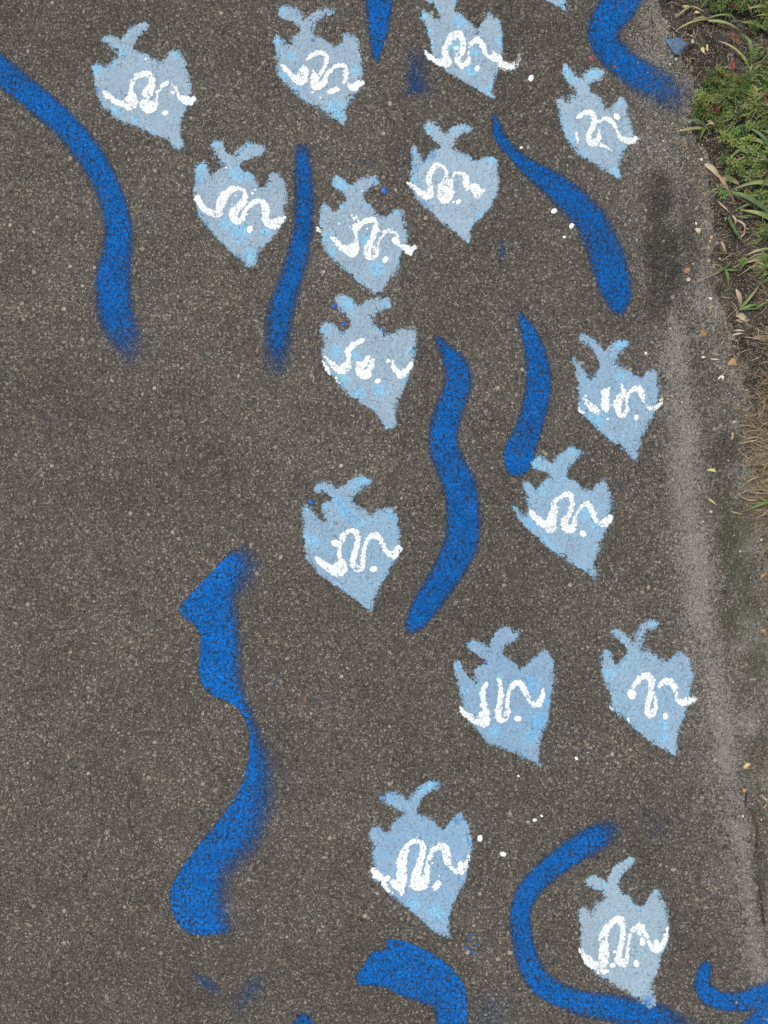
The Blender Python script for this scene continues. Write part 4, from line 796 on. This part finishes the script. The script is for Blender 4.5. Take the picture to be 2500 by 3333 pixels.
# thin grass growing up through the beds
def thin_tuft(x, y, R, n, seed, label):
    rs = random.Random(seed); rm = RM(); z = GZ(x, y); a0 = rs.uniform(0, 6.28)
    for k in range(n):
        an = a0 + rs.gauss(0, 1.1); L = R * rs.uniform(.5, 1.3); be = rs.uniform(-.4, .4) * L
        ax_, ay_ = x + rs.gauss(0, .003), y + rs.gauss(0, .003); bx, by = ax_ + L * math.cos(an), ay_ + L * math.sin(an)
        c = rs.choice(GRN) if rs.random() < .8 else rs.choice(STRAW); kk = rs.uniform(.7, 1.2)
        blade(rm, (ax_, ay_), ((ax_ + bx) / 2 - math.sin(an) * be, (ay_ + by) / 2 + math.cos(an) * be), (bx, by), rs.uniform(.0010, .0028), rs.uniform(.012, .032), tuple(v * kk for v in c), tuple(v * kk * 1.15 for v in c), z0=.004, tip=rs.uniform(.002, .022), twist=rs.uniform(-.8, .8), n=8)
    o = rm.build('grass_tuft', M_LEAF, None, (x, y, z)); tag(o, label, 'grass', 'thin grass tufts among the weeds')
TT = [((1130,40),.030,'thin grass tuft among the top weeds, nearest the bare dirt'),((1330,60),.035,'thin grass tuft in the middle of the top weed bed'),((1540,40),.035,'thin grass tuft in the top right corner'),((1620,200),.03,'thin grass tuft under the blades of the top right corner'),((1560,620),.03,'thin grass tuft beside the flat grey stone'),
      ((1620,780),.035,'thin grass tuft at the right edge above the dense bed'),((1380,940),.03,'thin grass tuft in the top of the dense bed'),((1600,1020),.04,'thin grass tuft at the right edge in the dense bed'),((1120,1120),.022,'small thin grass tuft in the left of the dense bed'),((1440,1200),.035,'thin grass tuft low in the dense bed'),
      ((1260,1330),.03,'thin grass tuft just above the red tipped clump'),((1620,1300),.04,'thin grass tuft at the right edge above the red tipped clump'),((1500,1640),.04,'thin grass tuft behind the red tipped clump'),((1600,1880),.04,'thin grass tuft at the right edge above the broad dark blades'),((1380,1760),.028,'thin grass tuft between the red tipped clump and the twisted dry leaf'),
      ((1560,2240),.035,'thin grass tuft under the broad dark blades'),((1620,2560),.035,'thin grass tuft above the half dry clump'),((1600,2960),.035,'thin grass tuft below the half dry clump'),((1030,1440),.02,'small thin grass tuft below the two flat blades')]
for k, ((x, y), R, lb) in enumerate(TT): thin_tuft(*V1(x, y), R, 20 if R < .03 else 34, 6000 + k, lb)

# dry grass tufts and mats
def dry_tuft(cx, cy, R, n, seed, label, dirs=None, green=.0, spread=.6):
    rs = random.Random(seed); rm = RM()
    for k in range(n):
        a0 = rs.uniform(0, 6.28); rr = rs.uniform(0, spread) * R; ax_, ay_ = cx + rr * math.cos(a0), cy + rr * math.sin(a0)
        an = rs.gauss(*dirs) if dirs else rs.uniform(0, 6.28); L = R * rs.uniform(.5, 1.3)
        bx, by = ax_ + L * math.cos(an), ay_ + L * math.sin(an); be = rs.uniform(-.55, .55) * L
        mx, my = (ax_ + bx) / 2 - math.sin(an) * be, (ay_ + by) / 2 + math.cos(an) * be
        c = rs.choice(STRAW) if rs.random() > green else rs.choice(GRN); kk = rs.uniform(.45, 1.15)
        blade(rm, (ax_, ay_), (mx, my), (bx, by), rs.uniform(.0006, .0017) * (1.6 if rs.random() < .15 else 1), rs.uniform(.002, .016), tuple(v * kk for v in c), tuple(v * kk * 1.1 for v in rs.choice(STRAW)), twist=rs.uniform(-1, 1), n=6)
    z = GZ(cx, cy); o = rm.build('dry_grass_tuft', M_DRY, None, (cx, cy, z)); tag(o, label, 'dry grass', 'dry straw coloured grass tufts'); return o
DT = [(V3(1500,820), .040, 60, (3.3, .8), 'dry grass tuft at the right edge just below the patch of green moss'), (V3(1420,980), .032, 45, (4.2, .7), 'thin dry grass tuft with drooping strands, above the long matted tufts'),
      (V3(1510,1230), .055, 120, (2.9, .5), 'matted dry grass with long strands pointing left, upper of the mats'), (V3(1500,1440), .055, 140, (3.2, .7), 'matted dry grass in the middle of the mats at the right edge'),
      (V3(1520,1640), .045, 90, (3.4, .6), 'matted dry grass lowest of the three mats above the single green blade'), (V3(1500,1900), .060, 100, (2.9, .35), 'dry tuft with long pale strands fanning left above the green blade'),
      (V3(1540,2100), .055, 100, (3.4, .6), 'dry tuft just under the single green blade'), (V4(1270,250), .040, 55, (4.3, .6), 'dry tuft lowest on the right edge, its strands hanging down'),
      (V3(1510,620), .030, 40, (2.9, .9), 'short dry grass at the right edge beside the moss'), (V3(1530,230), .040, 60, (3.3, .9), 'dry grass tuft at the right edge above the brown dead leaf'),
      (V2(1600,1560), .035, 60, None, 'dry grass tuft at the right edge below the half dry clump'), (V2(1640,1240), .035, 60, (3.3, .9), 'dry roots of the half dry grass clump'),
      (V1(1600,640), .035, 45, None, 'loose dry grass at the right edge beside the crossing blades'), (V2(1540,1000), .03, 30, (3.2,.9), 'dry wisps under the broad dark grass blades'),
      (V1(1480,700), .03, 36, None, 'dry wisps right of the red dead leaf')]
for k, ((x, y), R, n_, dr, lb) in enumerate(DT): dry_tuft(x + (.012 if R > .05 else .004), y, R * .86, int(n_ * .95), 4000 + k, lb, dr, green=.06 if k > 8 else .02)

# single dry leaves, stalks, husks
def strip_thing(name, label, cat, vf, bl, mat=None, group=None):
    r0 = vf(*bl[0][0]); rm = RM()
    for (a, m_, b, wd, h, c0, c1) in bl: blade(rm, vf(*a), vf(*m_), vf(*b), wd * PX * 1.1, h * .001, c0, c1, twist=random.uniform(.4, .9), n=10, fold=.5, blunt=True)
    o = rm.build(name, mat or M_DRY, None, (*r0, GZ(*r0))); tag(o, label, cat, group); return o
strip_thing('dry_leaf', 'long twisted tan dry leaf hanging over the dirt edge below the weeds', 'dry leaf', V2, [((980,115),(1040,200),(1150,300),48,10,STRAW[2],STRAW[0]),((1130,290),(1230,290),(1325,362),50,8,STRAW[0],STRAW[4]),((1110,250),(1170,380),(1225,440),32,6,STRAW[0],STRAW[1]),((1215,430),(1260,500),(1272,610),20,6,STRAW[1],STRAW[0])])
strip_thing('dry_stalk', 'pale crinkled dry stalk curling below the broad grass blades', 'dry stalk', V2, [((1110,530),(1180,620),(1260,690),16,4,STRAW[2],STRAW[0]),((1255,685),(1290,740),(1275,800),18,5,STRAW[2],STRAW[0]),((1280,725),(1410,790),(1375,860),16,8,STRAW[2],STRAW[2]),((1375,855),(1370,910),(1310,935),18,6,STRAW[0],STRAW[2])])
strip_thing('twig', 'short brown twig under the curved green blade', 'twig', V2, [((1085,910),(1180,950),(1290,975),22,5,(.13,.085,.055),(.10,.07,.05)),((1150,950),(1165,1010),(1195,1085),26,4,STRAW[0],STRAW[4])])
strip_thing('dry_leaf', 'upright narrow tan dry leaf beside the sparse sprig', 'dry leaf', V2, [((1335,1695),(1320,1590),(1295,1470),44,9,STRAW[4],STRAW[2])])
strip_thing('dry_husk', 'pale frayed husk lying under the sparse sprig', 'husk', V2, [((1300,1760),(1360,1740),(1420,1800),44,6,STRAW[2],STRAW[0]),((1310,1800),(1370,1830),(1450,1800),34,5,STRAW[0],STRAW[1]),((1330,1770),(1370,1800),(1400,1830),40,8,STRAW[2],STRAW[2])])
strip_thing('dry_husk', 'two thin pale seed husks side by side near the right edge', 'husk', V3, [((1145,90),(1200,80),(1262,108),17,4,STRAW[2],(.5,.46,.38)),((1135,138),(1190,118),(1250,128),20,4,(.5,.46,.38),STRAW[2])])
strip_thing('dry_stalk', 'two short white stalks in a line left of the brown dead leaf', 'dry stalk', V3, [((790,382),(815,380),(838,386),22,3,(.62,.6,.54),(.55,.5,.42)),((890,400),(945,412),(1000,412),15,3,(.5,.46,.38),(.55,.5,.42))])
strip_thing('dry_stalk', 'dry stalk with a forked white end below the brown dead leaf', 'dry stalk', V3, [((1085,490),(1060,540),(1015,590),12,4,STRAW[1],STRAW[2]),((1015,585),(1030,610),(1018,642),24,3,(.6,.58,.55),(.5,.48,.42)),((1010,590),(990,610),(972,632),18,3,(.6,.58,.55),(.5,.48,.42))])
strip_thing('fallen_leaf', 'slim bright yellow leaf lying on the grey path near the dirt', 'leaf', V3, [((852,1635),(900,1620),(952,1648),32,3,(.52,.50,.16),(.62,.60,.24))])
strip_thing('fallen_leaf', 'slim yellow green blade lying diagonally on the grey path', 'leaf', V3, [((865,1945),(900,1980),(968,2030),20,3,(.40,.36,.16),(.46,.42,.2))])
strip_thing('dry_stalk', 'thin straight straw on the moss under the green blade', 'dry stalk', V3, [((1115,2090),(1180,2110),(1258,2125),11,3,STRAW[2],STRAW[0])])
strip_thing('dry_stalk', 'long thin dark straw slanting across the mossy strip', 'dry stalk', V3, [((1040,850),(1110,950),(1190,1070),8,3,STRAW[3],STRAW[1])])
strip_thing('dry_stalk', 'curled pale straw at the right edge low in the photo', 'dry stalk', V5, [((1205,1055),(1290,1120),(1260,1170),14,4,STRAW[2],STRAW[2]),((1265,1165),(1250,1200),(1205,1210),10,3,STRAW[2],STRAW[0])])
strip_thing('root', 'dark brown root lying in the crack at the lower right', 'root', V5, [((1035,1040),(1010,1120),(1025,1215),14,2,(.03,.022,.018),(.025,.02,.016)),((1080,1235),(1110,1290),(1115,1345),34,3,(.07,.045,.028),(.05,.035,.022)),((1110,1335),(1150,1420),(1160,1520),30,3,(.06,.04,.026),(.05,.034,.02)),((1158,1510),(1150,1600),(1155,1690),22,3,(.06,.04,.026),(.04,.03,.02))])
def flat_leaf(name, label, cat, pts, h, c0, c1, mat=None, curl=.25, group=None):
    pts = densify(pts, 3); cx, cy = pts[:, 0].mean(), pts[:, 1].mean(); z = GZ(cx, cy); rm = RM(); n = len(pts)
    R = np.hypot(pts[:, 0] - cx, pts[:, 1] - cy).max(); vs = []; cs = []; fs = []
    for k, q in enumerate((.0, .5, 1.0)):
        for i in range(n if k else 1):
            x = cx + (pts[i][0] - cx) * q; y = cy + (pts[i][1] - cy) * q
            zz = max(GZ(x, y) + .0008, z + h * (1 - q * q) + curl * R * q * q * (.4 + .6 * math.sin(i * 6.28 / n * 2 + cx * 900)))
            vs.append((x, y, zz)); cs.append(lerp(c0, c1, random.random()))
    fs = [(0, 1 + i, 1 + (i + 1) % n) for i in range(n)] + [(1 + i, 1 + n + i, 1 + n + (i + 1) % n, 1 + (i + 1) % n) for i in range(n)]
    rm.add(vs, fs, cs); o = rm.build(name, mat or M_DRY, None, (cx, cy, z)); tag(o, label, cat, group)
    m = o.modifiers.new('thick', 'SOLIDIFY'); m.thickness = .0005; m.offset = 0
    return o
flat_leaf('fallen_leaf', 'large curled brown dead leaf on the dirt, the biggest one', 'leaf', [V3(1085,470), V3(1105,420), V3(1140,395), V3(1190,410), V3(1185,445), V3(1195,480), V3(1130,482)], .005, (.36,.20,.09), (.44,.27,.13))
flat_leaf('fallen_leaf', 'small orange brown leaf left of the pale seed husks', 'leaf', [V3(785,95), V3(810,80), V3(835,100), V3(850,155), V3(825,150), V3(795,125)], .003, (.34,.18,.07), (.42,.25,.12))
flat_leaf('fallen_leaf', 'tan scrap of leaf above the thin straw at mid right', 'leaf', [V3(1118,1225), V3(1150,1215), V3(1155,1260), V3(1130,1300), V3(1115,1290), V3(1130,1250)], .003, (.40,.26,.17), (.5,.34,.22))
flat_leaf('fallen_leaf', 'orange tan leaf on the mossy path near the right edge', 'leaf', [V4(1180,735), V4(1195,695), V4(1230,680), V4(1225,715), V4(1200,730)], .003, (.36,.19,.09), (.44,.27,.15))
flat_leaf('fallen_leaf', 'tan triangular leaf at the right edge beside the moss', 'leaf', [V4(1190,1265), V4(1215,1255), V4(1245,1262), V4(1225,1300)], .003, (.40,.23,.11), (.45,.3,.18))
flat_leaf('fallen_leaf', 'ragged yellow leaf scrap on the pale dusty strip', 'leaf', [V5(990,730), V5(1010,690), V5(1040,668), V5(1085,685), V5(1070,710), V5(1040,725), V5(1020,745)], .003, (.50,.38,.16), (.58,.47,.24))
flat_leaf('fallen_leaf', 'tiny orange leaf scrap below the ragged yellow one', 'leaf', [V5(985,1010), V5(990,985), V5(1020,982), V5(1030,1000), V5(1005,1030)], .003, (.60,.22,.06), (.66,.32,.12))
flat_leaf('dead_leaf', 'upright crimson dead leaf at the edge of the dense weeds', 'leaf', [V1(1265,690), V1(1285,720), V1(1295,780), V1(1280,812), V1(1255,800), V1(1232,740), V1(1240,705)], .006, (.20,.03,.03), (.28,.06,.05), M_LEAF)
flat_leaf('dead_leaf', 'pinkish withered leaf just below the crimson one', 'leaf', [V1(1165,820), V1(1210,825), V1(1275,820), V1(1310,860), V1(1290,940), V1(1260,920), V1(1255,850), V1(1200,870)], .006, (.26,.10,.07), (.38,.22,.15), M_LEAF)
flat_leaf('dead_leaf', 'dark maroon withered leaf inside the dense weed bed', 'leaf', [V1(1030,1190), V1(1080,1165), V1(1145,1185), V1(1130,1250), V1(1080,1230), V1(1060,1300), V1(1035,1290)], .018, (.14,.022,.025), (.20,.05,.035), M_LEAF)
for lb, p_ in [('pale yellow leaf crumb on the dirt right of the blue painted flake', [V1(905,560), V1(940,545), V1(955,585), V1(965,625), V1(930,600)]), ('small yellow crumb close right of another leaf crumb', [V1(970,520), V1(985,515), V1(995,560), V1(985,600), V1(970,570)]), ('elongated pale seed beside the blue painted flake', [V1(815,460), V1(828,450), V1(842,480), V1(832,500), V1(818,490)]),
               ('pale dry chip between the upper dirt weeds and the path', [V1(840,165), V1(880,160), V1(905,180), V1(860,188)]), ('ochre dry scrap near the top grass blades', [V1(710,105), V1(760,92), V1(800,100), V1(770,120), V1(730,118)])]:
    flat_leaf('leaf_scrap', lb, 'leaf', p_, .002, (.52,.42,.22), (.60,.52,.30), group='small leaf scraps on the dirt')
# crusted flake painted blue
M_FL, t = new_mat('flaky_blue'); p = t.n('ShaderNodeNewGeometry').outputs['Position']; n = t.noise(p, 170, 3, .7, '3D'); gq = grain(t)
c = t.mix(t.ss(n, .42, .54), (.060, .165, .33), t.mix(.45, gq[0], (.09, .13, .18))); finish(t, c, .6, [(n, .002, 1)])
o = flat_leaf('painted_flake', 'dull blue triangular painted flake on the dirt beside the hooked band', 'flake', [V1(528,412), V1(600,425), V1(690,418), V1(745,455), V1(785,480), V1(765,520), V1(740,560), V1(700,608), V1(640,592), V1(590,520), V1(545,455)], .002, (.1,.2,.4), (.1,.2,.4), M_FL, curl=.05)

# stones
def stone(x, y, r, c, label, seed, flat=.55, asp=1.0, rot=0., name='pebble', group='pebbles along the edge of the path', c2=None, box=False):
    rs = random.Random(seed); vs = []; fs = []; nu, nv = 12, 7; cs = []; z0 = GZ(x, y)
    axes = [(rs.uniform(-1, 1), rs.uniform(-1, 1), rs.uniform(-1, 1), rs.uniform(.58, .88)) for _ in range(13)]
    for j in range(nv + 1):
        th = math.pi * j / nv
        for i in range(nu):
            ph = 2 * math.pi * i / nu; d = [math.sin(th) * math.cos(ph), math.sin(th) * math.sin(ph), math.cos(th)]
            k = 1.0
            for (a, b, c_, lim) in axes:
                L = math.sqrt(a * a + b * b + c_ * c_); dt = (d[0] * a + d[1] * b + d[2] * c_) / L
                if dt * k > lim: k = lim / dt
            X_, Y_2 = d[0] * k * r * asp, d[1] * k * r / asp ** .5
            vs.append((x + X_ * math.cos(rot) - Y_2 * math.sin(rot), y + X_ * math.sin(rot) + Y_2 * math.cos(rot), z0 + r * flat * (.45 + d[2] * k)))
            cs.append(tuple(v * rs.uniform(.9, 1.1) for v in (c if (not c2 or d[1] > -.1) else c2)))
    for j in range(nv):
        for i in range(nu): fs.append((j * nu + i, (j + 1) * nu + i, (j + 1) * nu + (i + 1) % nu, j * nu + (i + 1) % nu))
    rm = RM(); rm.add(vs, fs, cs); o = rm.build(name, M_STONE, None, (x, y, z0), smooth=False)
    tag(o, label, 'pebble', group); return o
M_STONE = leaf_mat('stone', .8, None, .16)
CR, WH, TN, GR, PK, OR = (.62, .54, .38), (.74, .72, .66), (.50, .34, .22), (.22, .21, .21), (.34, .25, .22), (.40, .19, .09)
ST = [(V2(900,830),38,CR,'largest cream pebble, level with the lower part of the thick blue band'),(V2(883,755),17,WH,'white chip just above the largest cream pebble'),(V2(1050,902),26,TN,'round tan pebble at the left end of the brown twig'),(V2(1032,945),16,CR,'small cream pebble just under the tan one by the twig'),
      (V2(1012,1020),34,PK,'pinkish grey pebble below the twig'),(V2(1108,972),30,GR,'grey pebble under the brown twig'),(V2(978,600),26,GR,'bluish grey chip above the largest cream pebble'),(V2(790,1265),44,OR,'angular orange brown and grey pebble, largest on the dark strip'),
      (V2(800,1362),30,(.58,.45,.33),'pale oval pebble just below the orange brown one'),(V2(852,1190),18,TN,'tan pebble just above the orange brown one'),(V2(1130,1142),13,CR,'tiny cream pebble under the long brown stalk'),(V2(1036,1566),21,WH,'round white pebble at the tip of the thin stalk'),
      (V2(1046,1660),20,TN,'small tan pebble under the round white one'),(V2(605,1885),12,WH,'tiny white grain on the path below the dark strip'),(V2(955,1930),27,OR,'orange brown stone low on the dirt, above the small orange leaf'),(V2(528,950),22,(.26,.23,.16),'dull ochre stone set in the dark strip'),
      (V2(1068,1885),24,(.30,.26,.19),'dull tan stone beside the orange brown low one'),(V1(600,692),13,WH,'white grain beside the hooked band, under the painted flake'),(V1(662,640),24,(.44,.42,.38),'pale broken chip touching the painted flake'),(V1(775,392),15,(.30,.25,.16),'left one of two tan grains above the painted flake'),
      (V1(823,410),13,(.40,.34,.22),'right one of two tan grains above the painted flake'),(V1(1242,622),40,(.14,.13,.12),'large dark grey stone left of the crossing grass blades'),(V1(1545,742),40,(.15,.14,.13),'flat grey stone near the right edge in dry grass'),(V1(572,1662),15,(.36,.34,.30),'grey grain on the path left of the lower weeds'),
      (V1(940,1722),19,WH,'pale pebble above the twisted dry leaf'),(V1(530,1526),12,WH,'white grain on the path below the fish nearest the weeds'),(V1(720,1405),14,(.66,.62,.46),'cream grain on the tip of the flat grass blade'),(V1(792,1705),13,CR,'cream grain on the path left of the pale pebble'),
      (V1(660,190),34,(.20,.18,.17),'smooth grey stone below the top grass blades'),(V1(560,245),30,(.30,.27,.24),'pale stone on the path near the top grass blades'),(V1(975,1035),11,WH,'tiny white grain at the left tip of the dense weed bed'),(V3(578,880),11,WH,'white grain right of the fish with broken bars'),
      (V3(175,338),16,(.78,.78,.76),'white chip above the right fin of the fish with broken bars'),(V3(1003,502),16,(.50,.33,.16),'small ochre chip left of the brown dead leaf'),(V3(1160,1100),24,(.46,.40,.34),'pale curled chip in the moss at mid right'),(V3(1175,590),10,(.60,.42,.26),'tiny orange grain below the brown dead leaf'),
      (V3(875,845),9,WH,'tiny pale grain on the grey strip at mid right'),(V3(808,2203),11,WH,'white grain on the dusty strip beside the moss'),(V4(1195,338),20,(.70,.66,.56),'cream angular chip in the lowest dry tuft'),(V4(975,456),15,(.50,.52,.40),'pale greenish chip in the moss'),
      (V4(770,662),18,(.32,.24,.18),'dull brown stone right of the dusty strip'),(V4(905,1802),9,WH,'tiny white grain right of the dusty strip, lower right'),(V4(737,1957),9,WH,'tiny white grain in the dusty strip, lower right'),(V4(686,2103),9,WH,'tiny grain right of the scuffed end of the lower right fish'),
      (V5(985,1310),20,(.72,.68,.52),'square cream chip low on the dusty strip'),(V5(1210,1357),10,WH,'white grain right of the dark root'),(V5(547,862),13,(.50,.46,.36),'cream grain below the nose of the right fish in the lower right pair'),(V5(1255,1505),22,(.32,.22,.18),'reddish stone at the right edge beside the root')]
for k, ((x, y), r, c_, lb) in enumerate(ST):
    stone(x, y, r * PX * .88, tuple(v * .85 for v in c_), lb, 5000 + k, asp=random.uniform(.95, 1.3), rot=random.uniform(0, 6.28), c2=(.24, .23, .24) if 'angular orange' in lb else None)
# gravel stones showing in the worn path
# ------------------------------------------------------------------ uncountable litter
rs = random.Random(9); rm = RM()
N = 0
while N < 3200:
    y = rs.uniform(-.75, 1.12); x = float(edge_x(y)) + rs.uniform(-.035, .19) ** 1 + rs.gauss(0, .012)
    if x > .93 or rs.random() < .15 and x < float(edge_x(y)): continue
    if x < float(edge_x(y)) - .02 and rs.random() < .7: continue
    an = rs.uniform(0, 6.28); L = rs.uniform(.006, .030) * (1 if rs.random() < .85 else 1.8); be = rs.uniform(-.3, .3) * L
    b = (x + L * math.cos(an), y + L * math.sin(an)); m_ = ((x + b[0]) / 2 - math.sin(an) * be, (y + b[1]) / 2 + math.cos(an) * be)
    k = rs.uniform(.45, 1.3); c = tuple(v * k for v in rs.choice(STRAW))
    blade(rm, (x, y), m_, b, rs.uniform(.0005, .0013), rs.uniform(0, .004), c, c, n=3, fold=.6); N += 1
o = rm.build('straw_litter', M_DRY); tag(o, 'scattered broken straw and stalks on the dark dirt edge', 'litter', kind='stuff')
rm = RM(); rs = random.Random(10); N = 0
while N < 2600:
    y = rs.uniform(-1.1, 1.1); ex = float(edge_x(y)); x = ex + rs.gauss(.02, .07)
    if x > .93 or x < ex - .16: continue
    r = rs.uniform(.0006, .0017) * (1 if rs.random() < .9 else 1.7); z = GZ(x, y); k = rs.uniform(.3, 1)
    c = tuple(v * k for v in rs.choice([(.42, .38, .32), (.30, .27, .24), (.20, .16, .12), (.50, .36, .24), (.12, .11, .10), (.55, .52, .46)]))
    vs = [(x + r * rs.uniform(.7, 1.3) * math.cos(a * 1.2566 + k), y + r * rs.uniform(.7, 1.3) * math.sin(a * 1.2566 + k), z + r * .2) for a in range(5)] + [(x, y, z + r * 1.1), (x, y, z - r * .3)]
    rm.add(vs, [(a, (a + 1) % 5, 5) for a in range(5)] + [((a + 1) % 5, a, 6) for a in range(5)], [c] * 7); N += 1
o = rm.build('grit', M_STONE, smooth=False); tag(o, 'fine grit and crumbs strewn along the dirt edge', 'grit', kind='stuff')
